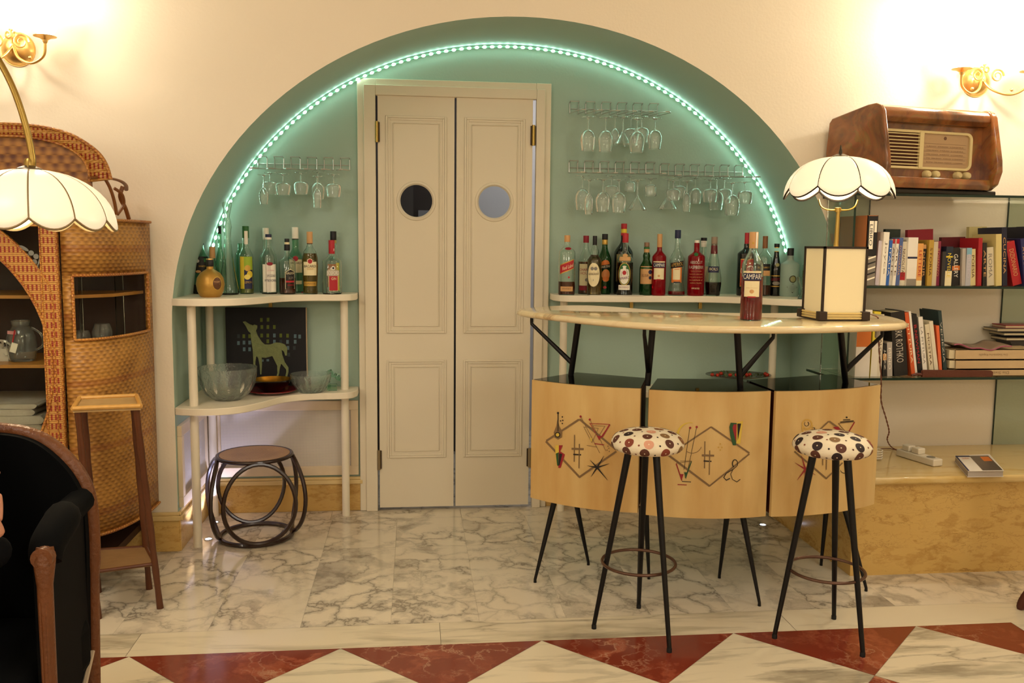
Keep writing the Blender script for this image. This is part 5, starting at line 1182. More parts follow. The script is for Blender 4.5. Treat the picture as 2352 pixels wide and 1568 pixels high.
# ------------------------------------------------------------------ valve radio
def radio():
    rz = math.radians(12); base = Vector((1.665, -.885, z1+.022))
    pl = thing('radio_plinth', 'thin black board under the wooden radio on the top glass shelf', 'board', (1.70, -.70, z1+.0006), rz)
    M().bb((-.1, -.16, 0), (.525, .14, .0205)).build('board', mat('black_board', '#171410', .35), pl, world=False, bevel=.006)
    t = thing('valve_radio', 'vintage burl walnut valve radio with cream grille and dial', 'radio', tuple(base), rz)
    W, D_, H = .545, .33, .33
    side = [(D_, .0), (.012, .0), (-.022, .022), (-.04, .075), (-.036, .12), (.004, .30), (.02, .322), (.045, .333), (.09, .333), (.31, .305), (D_-.002, .288), (D_+.012, .16)]
    for x0, x1, nm in ((-.018, .004, 'side_panel'), (W-.004, W+.026, 'side_panel')):
        M().prism(side, x0, x1, axis='x').build(nm, burl, t, world=False, bevel=.006)
    top = [(.055, .253), (.048, .262), (.03, .262), (.012, .28), (.012, .30), (.024, .318), (.048, .329), (.09, .329), (D_-.01, .30), (D_-.01, .29), (.1, .31), (.07, .29)]
    M().prism(top, .002, W-.002, axis='x').build('top_roll', burl, t, world=False, bevel=.003)
    M().prism([(.0, 0.0), (D_-.02, 0.0), (D_-.02, .03), (.04, .03), (.03, .045), (-.002, .043), (-.008, .02)], .002, W-.002, axis='x').build('bottom_roll', burl, t, world=False, bevel=.003)
    M().bb((.003, D_-.02, .01), (W-.003, D_-.01, .295)).build('back_board', dark_wood, t, world=False)
    fy = .052
    M().bb((.003, fy, .03), (W-.003, fy+.012, .262)).build('front_board', burl, t, world=False)
    def rr(x0, x1, z0, z1_, r, n=6):
        o = []
        for cx, cz, a0 in ((x1-r, z1_-r, 0), (x0+r, z1_-r, 90), (x0+r, z0+r, 180), (x1-r, z0+r, 270)):
            for i in range(n+1): a = math.radians(a0+90*i/n); o.append((cx+r*math.cos(a), cz+r*math.sin(a)))
        return o
    ivory = mat('ivory_plastic', '#d8c58e', .35)
    gx0, gx1, gz0, gz1 = .02, .485, .078, .238
    def ringm(m, A, B, y0, y1):
        n = len(A)
        for i in range(n):
            j = (i+1) % n; a, b, c, e = A[i], A[j], B[j], B[i]
            m.quad((a[0], y0, a[1]), (b[0], y0, b[1]), (c[0], y1, c[1]), (e[0], y1, e[1]))
    m = M()
    O = rr(gx0, gx1, gz0, gz1, .03); O2 = rr(gx0+.003, gx1-.003, gz0+.003, gz1-.003, .028); I = rr(gx0+.014, gx1-.014, gz0+.012, gz1-.012, .02)
    ringm(m, O, O2, fy, fy-.012); ringm(m, O2, I, fy-.012, fy-.010); ringm(m, I, I, fy-.010, fy)
    m.bb((.208, fy-.013, gz0+.008), (.228, fy, gz1-.008))
    fr = m.build('grille_frame', ivory, t, world=False, sharp=50)
    M().bb((gx0+.012, fy-.002, gz0+.01), (.208, fy+.001, gz1-.01)).build('speaker_cloth', mat('speaker_cloth', '#5a3422', .8, bump=.3, bscale=400), fr, world=False)
    m = M()
    for k in range(10): m.bb((gx0+.013, fy-.011, gz0+.018+k*.0135), (.209, fy-.005, gz0+.0225+k*.0135))
    m.build('grille_slats', ivory, fr, world=False, bevel=.001)
    M().bb((.228, fy-.003, gz0+.01), (gx1-.012, fy-.001, gz1-.01)).build('tuning_dial', mat('dial_glass', '#b08f66', .15, coat=.5), fr, world=False)
    m = M()
    for k in range(6): m.bb((.24, fy-.0035, gz0+.028+k*.016), (gx1-.03, fy-.0031, gz0+.0288+k*.016)); 
    for k in range(5): m.text('ROMA  MILANO  PARIGI  LONDRA'[k*2:], .19, .004, lambda u, v, k=k: (.348+u, fy-.0037, gz0+.033+k*.016+v))
    m.lathe([(0, 0), (.007, 0), (.007, .001), (0, .001)], 16, (.345, fy-.0035, gz1-.028), rot=Matrix.Rotation(PI/2, 3, 'X'))
    m.build('dial_scale', flat('dial_print', '#6c4a34'), fr, world=False, sharp=0)
    for x in (.255, .300, .415, .462):
        k_ = M(); k_.lathe([(0, .026), (.009, .026), (.013, .022), (.0155, .016), (.0175, .004), (.0175, 0), (0, 0)], 20, (x, fy, .06), rot=Matrix.Rotation(PI/2, 3, 'X')); k_.build('knob', ivory, t, world=False)
radio()

# ------------------------------------------------------------------ wall sconces
def sconce(label, cx, cz, spans, energy, rz=0):
    t = thing('wall_sconce', label, 'wall lamp', (cx, WY, cz), group=None)
    M().lathe([(0, .045), (.02, .043), (.045, .03), (.058, .012), (.062, .004), (.066, .004), (.066, 0), (0, 0)], 32, (cx, WY-.001, cz), rot=Matrix.Rotation(PI/2, 3, 'X')).build('backplate', gold, t)
    for sx in (-1, 1):
        y = WY
        P = [(cx, y-.045, cz+.005), (cx+sx*.03, y-.075, cz-.045), (cx+sx*.09, y-.11, cz-.07), (cx+sx*.143, y-.13, cz-.045), (cx+sx*.155, y-.14, cz+.005)]
        m = M(); m.tube(bez(P, 8), [.0055]*33, 10)
        # scrolls
        sc = [(cx+sx*(.045+.03*math.cos(a)*(1-a/14)), y-.085-.0*a, cz+.012+.03*math.sin(a)*(1-a/14)) for a in [k*.45 for k in range(24)]]
        m.tube(sc, [.005*(1-k/40) for k in range(24)], 8)
        sc = [(cx+sx*(.012+.016*math.cos(a+2)*(1-a/9)), y-.06, cz+.045+.02*math.sin(a+2)*(1-a/9)) for a in [k*.45 for k in range(16)]]
        m.tube(sc, .004, 8); m.sphere((cx+sx*.09, y-.12, cz-.052), .007, 6)
        arm = m.build('arm', gold, t)
        bx, by, bz = cx+sx*.155, y-.14, cz+.005
        M().lathe([(.006, -.006), (.009, 0), (.010, .006), (.022, .014), (.040, .018), (.041, .020), (.020, .019), (.012, .026), (0, .026)], 28, (bx, by, bz)).build('cup', gold, arm)
        sh = [(.020, .022), (.034, .034), (.048, .06), (.053, .09), (.056, .12), (.066, .145)]
        M().lathe([tuple(p[:2]) for p in bez([(a, b, 0) for a, b in sh], 4)], 32, (bx, by, bz)).build('glass_shade', frost_shade, arm)
        light('sconce_bulb_light', 'POINT', (bx, by, bz+.165), energy*.4, (1, .88, .68), .03)
        light('sconce_bulb_light', 'POINT', (bx, by-.075, bz+.08), energy*.6, (1, .88, .68), .03)
    return t
sconce('polished brass double-arm wall sconce with frosted shades in the top left corner', at(42, 114, y=WY).x, at(42, 114, y=WY).z, 0, 9)
sconce('polished brass double-arm wall sconce with frosted shades above the wooden radio', at(2240, 188, y=WY).x, at(2240, 188, y=WY).z, 0, 24)

# ------------------------------------------------------------------ arc floor lamp (left foreground)
AC = at(75, 540, y=-1.7); acx, acy = AC.x, -1.7
al = thing('arc_floor_lamp', 'arc floor lamp with large scalloped opal glass shade hanging at the left edge', 'lamp', (-2.6, -2.6, 0))
zt = petal_shade(al, (acx, acy), .212, .165, 12, 1.322, (mat('brass_came', '#8d7a58', .5, metal=.3), .0038), mat('arc_opal_glass', '#fff0d2', .3, emis=(1, .86, .62), es=.5), .03, scal=.09, th00=math.radians(-100), pw=1.12, bul=.015)
arcp = bez([(acx, acy, zt+.005), at(75, 370, y=acy), at(62, 300, y=acy), at(35, 215, y=acy), at(0, 143, y=acy), at(-48, 72, y=acy), at(-115, 5, y=-1.74), (-1.78, -1.84, 2.14), (-2.05, -2.05, 2.12), (-2.36, -2.33, 1.85), (-2.5, -2.5, 1.3), (-2.6, -2.6, .03)], 8)
M().tube(arcp, .0085, 10).build('arc_pole', brass, al)
M().lathe([(.014, .01), (.013, .03), (.0095, .036), (0, .036)], 14, (acx, acy, zt-.002)).build('shade_holder', brass, al)
M().lathe([(0, 0), (.16, 0), (.165, .01), (.16, .03), (.03, .04), (0, .04)], 32, (-2.6, -2.6, 0)).build('base', brass, al)
M().sphere((acx, acy, 1.385), .03, 8).build('bulb', bulb_m, al)
light('arc_lamp_light', 'POINT', (acx, acy, 1.335), 5.5, (1, .82, .55), .03)

# ------------------------------------------------------------------ wicker cabinet
wc = thing('wicker_cabinet', 'large honey wicker display cabinet with rounded glazed side and arched crest', 'cabinet', (-1.9, -.8, 0))
FY = -1.0; Rz = (0.10, 1.40)
fx = -1.432
BA, BB = (fx, FY), (-1.252, -.56)
def bay(u, z, off=0):   # rounded side: u 0 front .. 1 wall
    a = u*PI/2; x = fx+(BB[0]-fx+off)*math.sin(a)**.85; y = FY+(BB[1]-FY)*(1-math.cos(a)**.9)-off*math.cos(a)
    return Vector((x, y, z))
zw0, zw1 = .945, 1.175
def bay_grid(m, u0, u1, za, zb, nu, nz, off=0): m.grid(lambda a, b: bay(u0+(u1-u0)*a, za+(zb-za)*b, off), nu, nz)
m = M(); bay_grid(m, 0, 1, .22, zw0, 14, 6); bay_grid(m, 0, 1, zw1, 1.372, 14, 2); bay_grid(m, 0, .09, zw0, zw1, 2, 2); bay_grid(m, .93, 1, zw0, zw1, 2, 2)
o = m.build('wicker_side', wick, wc, sharp=60); so = o.modifiers.new('s', 'SOLIDIFY'); so.thickness = .01; so.offset = -1
m = M(); m.tube([bay(.09+.84*i/12, zw1, .003) for i in range(13)], .0055, 6); m.tube([bay(.09+.84*i/12, zw0, .003) for i in range(13)], .0055, 6); m.tube([bay(.09, zw0, .003), bay(.09, zw1, .003)], .0055, 6); m.tube([bay(.93, zw0, .003), bay(.93, zw1, .003)], .0055, 6)
for z in (.22, 1.374): m.tube([bay(i/14, z, .003) for i in range(15)], .006, 6)
m.build('braided_edging', braid, wc)
m = M(); bay_grid(m, .09, .93, zw0, zw1, 10, 1, -.006); o = m.build('side_glass', film_glass, wc, sharp=60)
M().prism([(fx, -.57), (fx, FY)]+[tuple(bay(i/12, 0)[:2]) for i in range(13)]+[(-2.42, -.57), (-2.42, FY)][:0], 1.372, 1.378).build('side_top', rattan, wc)
# front door frame with oval opening
XA = -2.43; ocx, ocz, oa, ob_ = -1.935, .845, .463, .515
m = M(); N = 72
ring = [(ocx+oa*math.cos(2*PI*i/N), ocz+ob_*math.sin(2*PI*i/N)) for i in range(N)]; ring2 = [(max(XA, min(fx-.03, ocx+(oa+.072)*math.cos(2*PI*i/N))), ocz+(ob_+.078)*math.sin(2*PI*i/N)) for i in range(N)]
for i in range(N):
    j = (i+1) % N
    for (A, B) in (((ring[i], ring[j]), (ring2[j], ring2[i])),):
        m.quad((A[0][0], FY-.012, A[0][1]), (A[1][0], FY-.012, A[1][1]), (B[0][0], FY-.012, B[0][1]), (B[1][0], FY-.012, B[1][1]))
        m.quad((ring[i][0], FY-.012, ring[i][1]), (ring[j][0], FY-.012, ring[j][1]), (ring[j][0], FY+.01, ring[j][1]), (ring[i][0], FY+.01, ring[i][1]))
        m.quad((ring2[i][0], FY-.012, ring2[i][1]), (ring2[j][0], FY-.012, ring2[j][1]), (ring2[j][0], FY+.01, ring2[j][1]), (ring2[i][0], FY+.01, ring2[i][1]))
m.build('oval_door_frame', wick_band, wc, sharp=50)
m = M()
for x0, x1 in ((fx-.062, fx-.008), (XA, XA+.055)): m.bb((x0, FY-.014, .12), (x1, FY+.012, 1.40))
m.bb((XA, FY-.013, 1.345), (fx-.008, FY+.012, 1.40)); m.bb((XA, FY-.013, .12), (fx-.008, FY+.012, .19))
m.build('door_stiles', wick_band, wc, bevel=.003)
m = M()
m.tube([(p[0], FY-.014, p[1]) for p in ring], .0055, 6, closed=True)
for x in (fx-.063, fx-.009): m.tube([(x, FY-.015, .12), (x, FY-.015, 1.4)], .0035, 6)
m.tube([(p[0], FY-.014, p[1]) for p in ring2], .0035, 6, closed=True)
m.build('braided_edging', braid, wc)
m = M(); m.bb((XA+.05, FY-.003, .18), (fx-.06, FY, 1.35)); dg = m.build('door_glass', film_glass, wc, sharp=0)
etch = mat('etched_glass', '#a9aaa0', .7, alpha=.55); m = M()
fc = at(72, 592, y=FY-.004)
for k in range(5):
    a = 2*PI*k/5+.3; m.add([(fc.x+.004*math.cos(a+1.5)+.0*k, FY-.0045, fc.z+.004*math.sin(a+1.5))]+[(fc.x+.017*math.cos(a)+.0095*math.cos(b), FY-.0045, fc.z+.017*math.sin(a)+.0095*math.sin(b)) for b in [2*PI*q/10 for q in range(10)]][:10], [tuple(range(1, 11))])
for pts in ([(80, 610), (98, 640)], [(60, 602), (92, 625)], [(84, 618), (95, 585)]):
    P = [at(x, y, y=FY-.0045) for x, y in pts]; m.tube(P, [.002, .0035], 5, flat=.3)
for x, y, an in ((97, 595, 1.2), (80, 612, -.6), (55, 570, 2.6), (101, 628, 1.0)):
    c = at(x, y, y=FY-.0045); m.add([(c.x+.018*math.cos(b)*math.cos(an)-.006*math.sin(b)*math.sin(an), FY-.0046, c.z+.018*math.cos(b)*math.sin(an)+.006*math.sin(b)*math.cos(an)) for b in [2*PI*q/12 for q in range(12)]], [tuple(range(12))])
m.build('etched_flower', etch, dg, sharp=0)
m = M(); m.bb((XA, -.56, .12), (-1.29, -.55, 1.38)); m.bb((XA, FY+.02, .10), (-1.33, -.55, .13)); m.bb((XA, FY+.02, 1.36), (fx, -.55, 1.372)); m.bb((XA, FY+.02, .1), (XA+.01, -.55, 1.38)); m.build('carcass', dark_wood, wc)
shz = [at(60, yy, y=-.9).z for yy in (1012, 835, 677)]
for z in shz: m = M(); m.prism([(XA+.01, -.57), (XA+.01, -.93), (-1.45, -.93), (-1.33, -.80), (-1.29, -.57)], z-.012, z); m.build('inner_shelf', rattan, wc)
m = M(); m.bb((-1.375, -.66, .2), (-1.372, -.58, 1.36)); m.bb((-1.44, -.83, .955), (-1.438, -.80, 1.17)); m.build('glass_divider', shelf_glass, wc)
for x, y in ((fx-.02, FY+.02), (-1.29, -.6), (XA+.03, FY+.02)): M().tube([(x, y, .22), (x+.0, y, .0)], [.02, .014], 10).build('leg', bamboo, wc)
# crest
cp = [at(x, y, y=-.93) for x, y in ((0, 284), (60, 287), (120, 296), (165, 310), (205, 333), (232, 356), (248, 382), (257, 412))]
cin = [at(x, y, y=-.932) for x, y in ((0, 312), (50, 314), (100, 321), (140, 332), (175, 350), (197, 372), (206, 395), (208, 418))]
cpb, cinb = bez(cp, 4), bez(cin, 4); x00 = cp[0].x
def mir(p): return Vector((2*(ocx)-p.x, p.y, p.z))
fullo = [mir(p) for p in cpb[::-1]]+cpb; fulli = [mir(p) for p in cinb[::-1]]+cinb
m = M()
for a, b, c, d in zip(fullo, fullo[1:], fulli[1:], fulli): m.quad(a, b, c, d)
o = m.build('crest_band', wick_band, wc, sharp=50); so = o.modifiers.new('s', 'SOLIDIFY'); so.thickness = .02; so.offset = 0
zb = 1.40; m = M(); n = len(fulli)
m.add([(p.x, -.925, p.z) for p in fulli]+[(p.x, -.925, zb) for p in fulli], [(i, i+1, n+i+1, n+i) for i in range(n-1)]); o = m.build('crest_panel', wick_top, wc, sharp=0); so = o.modifiers.new('s', 'SOLIDIFY'); so.thickness = .012; so.offset = 1
m = M(); m.tube([p+Vector((0, -.01, 0)) for p in fullo], .006, 6); m.tube([p+Vector((0, -.01, 0)) for p in fulli], .0045, 6); m.build('braided_edging', braid, wc)
# little curved gallery above the side bay
g1 = bez([at(205, 408, y=-.97), at(240, 408, y=-.9), at(272, 414, y=-.8), at(288, 424, y=-.7), at(290, 436, y=-.62)], 6)
m = M(); m.tube(g1, .008, 8, flat=.6)
m.tube(bez([at(238, 405, y=-.92), at(252, 430, y=-.9), at(262, 460, y=-.86), at(268, 492, y=-.84)], 5), .006, 8); m.tube(bez([at(282, 428, y=-.74), at(276, 452, y=-.74), at(288, 478, y=-.7), at(296, 503, y=-.68)], 5), [.008]*16, 8); m.tube(bez([at(262, 432, y=-.8), at(280, 446, y=-.78), at(284, 470, y=-.76), at(270, 492, y=-.80)], 5), .006, 8)
m.build('side_gallery', mat('dark_rattan', '#7a4a22', .4, var=.2, vscale=30), wc)
# contents of the cabinet
t = thing('glass_jug', 'big clear glass jug with red and white tags on the middle cabinet shelf', 'jug', tuple(at(45, 830, y=-.82)))
c = at(52, 830, y=-.82); zz = shz[1]+.001
pr = [(0, 0), (.04, 0), (.045, .006), (.052, .05), (.05, .09), (.04, .115), (.03, .13), (.034, .15)]
M().lathe(pr+[(max(r-.002, .001), z+.002) for r, z in pr[::-1][:-1]], 24, (c.x, c.y, zz)).build('jug_body', thin_glass, t); M().tube(bez([(c.x+.05, c.y, zz+.04), (c.x+.075, c.y, zz+.06), (c.x+.07, c.y, zz+.1), (c.x+.035, c.y, zz+.125)], 5), .004, 8).build('handle', thin_glass, t)
m = M(); m.box((c.x-.005, c.y-.056, zz+.055), (.022, .002, .036), 0, Matrix.Rotation(.3, 3, 'Y')); m.build('price_tag', white, t); M().box((c.x-.012, c.y-.05, zz+.11), (.03, .002, .012), 0, Matrix.Rotation(.1, 3, 'Y')).build('top_tag', flat('pink_tag', '#c98a8a'), t); M().tube([(c.x, c.y-.052, zz+.12), (c.x-.008, c.y-.056, zz+.075)], .0025, 5).build('ribbon', red, t)
t = thing('foil_bow', 'silvery bow and wrapping at the left end of the middle cabinet shelf', 'bow', tuple(at(8, 830, y=-.80)))
c = at(5, 800, y=-.82); rnd = random.Random(4); m = M()
for k in range(9):
    a = rnd.random()*6.3; p = Vector((c.x, c.y, c.z)); q = p+Vector((.035*math.cos(a), -.015*rnd.random(), .03*math.sin(a))); r_ = p+Vector((.03*math.cos(a+.8), -.01, .03*math.sin(a+.8)))
    m.tube(bez([p, q, r_, p+Vector((.004, 0, .004))], 4), .004, 5, flat=.3)
m.box((c.x, c.y+.01, (c.z+shz[1])/2), (.05, .04, c.z-shz[1]))
m.build('foil_loops', silver, t)
zz = shz[0]+.001
cl = mat('grey_linen', '#b4ab9a', .85, bump=.3, bscale=40)
lz = zz
for k, (h, x1, lab) in enumerate(((.030, -1.535, 'bottom folded grey linen cloth in the cabinet stack'), (.034, -1.56, 'second folded grey linen cloth from the bottom in the cabinet stack'), (.032, -1.555, 'third folded grey linen cloth from the bottom in the cabinet stack'), (.024, -1.585, 'fourth folded grey linen cloth in the cabinet stack'), (.018, -1.575, 'top folded grey linen cloth in the cabinet stack'))):
    t = thing('folded_cloth', lab, 'cloth', (-1.75, -.8, lz), group='linen folded in the wicker cabinet')
    m = M(); prof = [(x1, -.93+.004*k)] 
    m.grid(lambda u, v, h=h, x1=x1, lz=lz, k=k: (x1-.36*u if False else (x1-.012*math.cos(PI*(v-.5))*0-.36*u+.012*math.cos(PI*(v-.5))*(1-u)), -.93+.006*math.sin(9*u+k), lz+h*v+.003*math.sin(11*u+2*k)*math.sin(PI*v)), 20, 5)
    m.grid(lambda u, v, h=h, x1=x1, lz=lz, k=k: (x1-.36*u, -.93+.3*v, lz+h), 8, 2); m.grid(lambda u, v, h=h, x1=x1, lz=lz: (x1+.012*math.cos(PI*(v-.5)), -.93+.3*u, lz+h*v), 2, 5)
    m.build('cloth_folds', cl, t, sharp=60); lz += h+.001
# goblets behind the side glass
for k, (px, py, lab) in enumerate(((232, 790, 'clear balloon wine glass behind the curved side glass of the cabinet'), (190, 800, 'small clear stemmed glass left of the balloon glass in the cabinet'))):
    c = at(px, py, y=-.72); c.z = shz[1]+.001; t = thing('stored_glass', lab, 'glass', tuple(c)); q = 1 if k == 0 else .8
    M().lathe([(0, 0), (.032*q, 0), (.03*q, .002), (.004, .006), (.003, .05*q), (0, .052*q)], 20, tuple(c)).build('stem', thin_glass, t)
    pr = [(0, .052*q), (.02*q, .056*q), (.034*q, .075*q), (.036*q, .1*q), (.028*q, .13*q)]
    M().lathe(pr+[(max(r-.001, 0), z+.001) for r, z in pr[::-1]], 22, tuple(c)).build('bowl', thin_glass, t)

# ------------------------------------------------------------------ tall bamboo plant stand in front of the cabinet
ZS = .745
T4 = [at(167, 938, z=ZS), at(323, 932, z=ZS), at(314, 908, z=ZS), at(182, 914, z=ZS)]
ps = thing('bamboo_plant_stand', 'tall dark bamboo plant stand with pale framed top before the wicker cabinet', 'plant stand', (-1.25, -1.08, 0))
c = sum(T4, Vector())/4
m = M(); m.add([tuple(p+Vector((0, 0, -.004))) for p in T4]+[tuple(p+Vector((0, 0, -.014))) for p in T4], [(0, 1, 2, 3), (7, 6, 5, 4), (0, 4, 5, 1), (1, 5, 6, 2), (2, 6, 7, 3), (3, 7, 4, 0)]); m.build('top_mat', mat('pale_mat', '#b89a68', .6, var=.2, vscale=40), ps, sharp=0)
m = M(); 
for a, b in zip(T4, T4[1:]+T4[:1]):
    m.tube([a, a.lerp(b, .5)+Vector((0, 0, .0005)), b], .0075, 8)
m.build('top_rim', mat('pale_cane', '#cfa055', .4, var=.2, vscale=40), ps)
F4 = [at(226, 1420, z=0), at(368, 1396, z=0), at(343, 1352, z=0), at(226, 1360, z=0)]
legs = []
for tp, ft in zip(T4, F4):
    a = tp.lerp(c, .14)+Vector((0, 0, -.012)); legs.append((a, ft)); m = M()
    pts = [a.lerp(ft, k/10) for k in range(11)]; m.tube(pts, [.0105 if k % 2 else .0125 for k in range(11)], 10); m.build('leg', bamboo, ps)
lowr = [a.lerp(f, (a.z-.17)/a.z) for a, f in legs]
m = M(); m.add([tuple(p) for p in lowr]+[tuple(p+Vector((0, 0, -.008))) for p in lowr], [(0, 1, 2, 3), (7, 6, 5, 4), (0, 4, 5, 1), (1, 5, 6, 2), (2, 6, 7, 3), (3, 7, 4, 0)]); m.build('lower_shelf', mat('worn_shelf', '#8a6a44', .6, var=.2, vscale=30), ps, sharp=0)
m = M(); 
for i in range(4): m.tube([lowr[i]+(lowr[i]-lowr[(i+1) % 4])*.05, lowr[(i+1) % 4]+(lowr[(i+1) % 4]-lowr[i])*.05], .006, 8)
m.build('shelf_rail', bamboo, ps)

# ------------------------------------------------------------------ round cane stool under the left shelf
cs = thing('cane_stool', 'round bentwood stool with cane seat and looped ring base under the left shelves', 'stool', (-.90, -.385, 0))
cxs, cys, SR, SH = -.893, -.372, .158, .378
M().lathe([(0, SH-.006), (SR*.6, SH-.004), (SR-.008, SH-.001), (SR-.008, SH-.012), (0, SH-.014)], 40, (cxs, cys, 0)).build('cane_seat', cane, cs, sharp=50)
M().tube([(cxs+SR*math.cos(2*PI*i/44), cys+SR*math.sin(2*PI*i/44), SH-.008) for i in range(44)], .0085, 8, closed=True).build('seat_rim', dark_cane, cs)
rb = .155
M().tube([(cxs+rb*math.cos(2*PI*i/44), cys+rb*math.sin(2*PI*i/44), .0115) for i in range(44)], .0105, 8, closed=True).build('floor_ring', dark_cane, cs)
for k in range(4):
    an = math.radians(-75+90*k); n_ = Vector((math.cos(an), math.sin(an), 0)); tdir = Vector((-n_.y, n_.x, 0)); rh = (SH-.02)/2; pts = []
    for i in range(40):
        a = 2*PI*i/40; zz = .012+rh+(rh-.006)*math.sin(a); bow = .158+.038*(1-math.sin(a)**2)
        pts.append(Vector((cxs, cys, 0))+n_*(bow+0)+tdir*(.148*math.cos(a))+Vector((0, 0, zz)))
    M().tube(pts, .0095, 8, closed=True).build('side_ring', dark_cane, cs)

# ------------------------------------------------------------------ objects on the lower left shelf
def cutbowl(label, cx, cy, R, H, z, flutes, name, foot=.45):
    t = thing(name, label, 'bowl', (cx, cy, z)); N = 72
    pr = [(foot*R, 0), (foot*R*1.08, .003), (R*.76, H*.22), (R*.93, H*.5), (R*.99, H*.8), (R, H)]
    P = bez([(a, b, 0) for a, b in pr], 4); ni = len(P); vs = []
    def ring(r, z_, k, amp): return [(cx+(r*(1-amp*abs(math.sin(flutes*PI*i/N))))*math.cos(2*PI*i/N), cy+(r*(1-amp*abs(math.sin(flutes*PI*i/N))))*math.sin(2*PI*i/N), z+z_) for i in range(N)]
    for i, p in enumerate(P): vs += ring(p.x, p.y, i, .05*math.sin(PI*i/(ni-1)))
    for i, p in enumerate(P[::-1]): vs += ring(p.x-.005, max(p.y, .006), i, 0)
    rows = 2*ni; fs = [(r*N+i, r*N+(i+1) % N, (r+1)*N+(i+1) % N, (r+1)*N+i) for r in range(rows-1) for i in range(N)]
    fs.append(tuple(reversed(range(N)))); fs.append(tuple(range((rows-1)*N, rows*N)))
    M().add(vs, fs).build('bowl_body', cut_glass, t, sharp=50); return t
c = at(520, 915, z=ZLO); 
cutbowl('large cut glass bowl on the lower left shelf beside the white post', -1.01, -.335, .128, .142, ZLO+.0006, 12, 'cut_glass_bowl')
cutbowl('small thin cut glass bowl on the right of the lower left shelf', -.672, -.15, .094, .085, ZLO+.0006, 16, 'small_glass_bowl', foot=.6)
t = thing('red_plate', 'round red lacquer plate under the gold and black bowl', 'plate', (-.845, -.17, ZLO+.0006))
M().lathe([(0, .001), (.06, 0), (.1, .008), (.112, .014), (.112, .017), (.1, .012), (.06, .005), (0, .005)], 40, (-.845, -.17, ZLO+.0006)).build('plate_body', mat('red_lacquer', '#7a1318', .15, coat=.5), t)
t = thing('lacquer_bowl', 'shallow black bowl with gold interior resting on the red plate', 'bowl', (-.845, -.17, ZLO+.0065))
pr = [(0, 0), (.035, 0), (.05, .012), (.078, .035), (.092, .058)]
P = bez([(a, b, 0) for a, b in pr], 4)
M().lathe([(p.x, p.y) for p in P], 40, (-.845, -.17, ZLO+.0065)).build('bowl_outside', mat('black_lacquer', '#0a0606', .15, coat=.5), t)
M().lathe([(p.x, p.y) for p in P][::-1][0:1]+[(max(p.x-.003, 0), max(p.y, .004)) for p in P[::-1]], 40, (-.845, -.17, ZLO+.0065)).build('gold_lining', mat('gold_lacquer', '#b9862c', .25, metal=.9), t)
t = thing('crystal_block', 'small clear glass block with pale ends at the right end of the lower left shelf', 'glass block', (-.56, -.11, ZLO+.0006))
M().bb((-.60, -.13, ZLO+.0006), (-.555, -.10, ZLO+.03)).build('block', pale_green, t, bevel=.002)
t = thing('glass_ornament', 'twisted pale glass ornament behind the small glass bowl', 'ornament', (-.54, -.05, ZLO+.0006))
M().tube([(-.60+.09*u, -.05, ZLO+.075-.05*u+.008*math.sin(20*u)) for u in [k/14 for k in range(15)]], [.010+.004*math.sin(k*1.3) for k in range(15)], 8).build('twisted_rod', pale_green, t)
M().lathe([(0, 0), (.012, 0), (.012, .02), (.004, .025), (.004, .06), (0, .06)], 12, (-.60, -.05, ZLO+.0006)).build('support', pale_green, t); 
# ---- framed dark picture with grid and a green foal
pic = thing('dark_picture', 'dark square panel with coloured window grid standing at the back of the lower shelf', 'picture', (-.89, -.04, ZLO+.0006))
Q = lambda x, y, o=0: at(x, y, y=-.045-o)
cA, cB, cC, cD = Q(517, 706), Q(702, 706), Q(702, 890), Q(517, 890)
zb = ZLO+.0006
m = M(); m.bb((cA.x, -.045, zb), (cB.x, -.025, cA.z)); m.build('panel', mat('blackened_panel', '#14151b', .7, var=.3, vscale=30), pic, sharp=0)
m = M(); m.bb((cB.x, -.045, zb), (cB.x+.004, -.025, cA.z)); m.build('raw_edge', flat('raw_edge', '#b9a486', .8), pic, sharp=0)
m = M(); sq = [(1080, 365, 0), (1155, 362, 0), (1085, 445, 0), (1153, 445, 0), (1225, 445, 0), (822, 548, 1), (882, 548, 0), (948, 548, 0), (1083, 540, 0), (1152, 540, 0), (1226, 540, 2), (1298, 540, 0), (1374, 542, 0), (1460, 548, 2), (1510, 552, 2), (822, 625, 2), (884, 620, 2), (948, 620, 2), (1152, 605, 0), (1226, 610, 2), (1298, 610, 1), (1374, 612, 2), (1460, 610, 2), (886, 695, 2), (948, 695, 2), (1378, 680, 2), (1450, 680, 1), (1388, 755, 1), (1152, 818, 2), (1090, 822, 2)]
for x, y, k in sq:
    px, py = 380+x/4.9, 660+y/4.9; w_, h_ = 3.0, 4.4
    if y > 800: h_ = 2.6
    m.quad(*[tuple(Q(px+a*w_, py+b*h_, .0006)) for a, b in ((-1, 1), (1, 1), (1, -1), (-1, -1))], k)
m.build('window_grid', [flat('grid_olive', '#5f6c2a', .8), flat('grid_slate', '#333b40', .8), flat('grid_sky', '#5c7580', .8)], pic, sharp=0)
foal = [(872, 385), (900, 380), (950, 412), (985, 425), (1000, 415), (1035, 425), (1035, 455), (1020, 485), (1040, 540), (1085, 610), (1120, 640), (1180, 640), (1240, 618), (1300, 622), (1345, 640), (1372, 680), (1368, 765), (1350, 765), (1335, 720), (1310, 700), (1318, 760), (1345, 840), (1385, 900), (1385, 950), (1355, 1060), (1335, 1060), (1362, 950), (1360, 920), (1305, 855), (1290, 900), (1280, 970), (1250, 1055), (1235, 1050), (1262, 960), (1260, 880), (1235, 830), (1205, 770), (1130, 790), (1085, 785), (1088, 860), (1082, 975), (1068, 975), (1062, 870), (1045, 790), (1025, 770), (1015, 830), (1012, 880), (992, 885), (990, 800), (985, 700), (968, 600), (960, 510), (935, 490), (905, 430)]
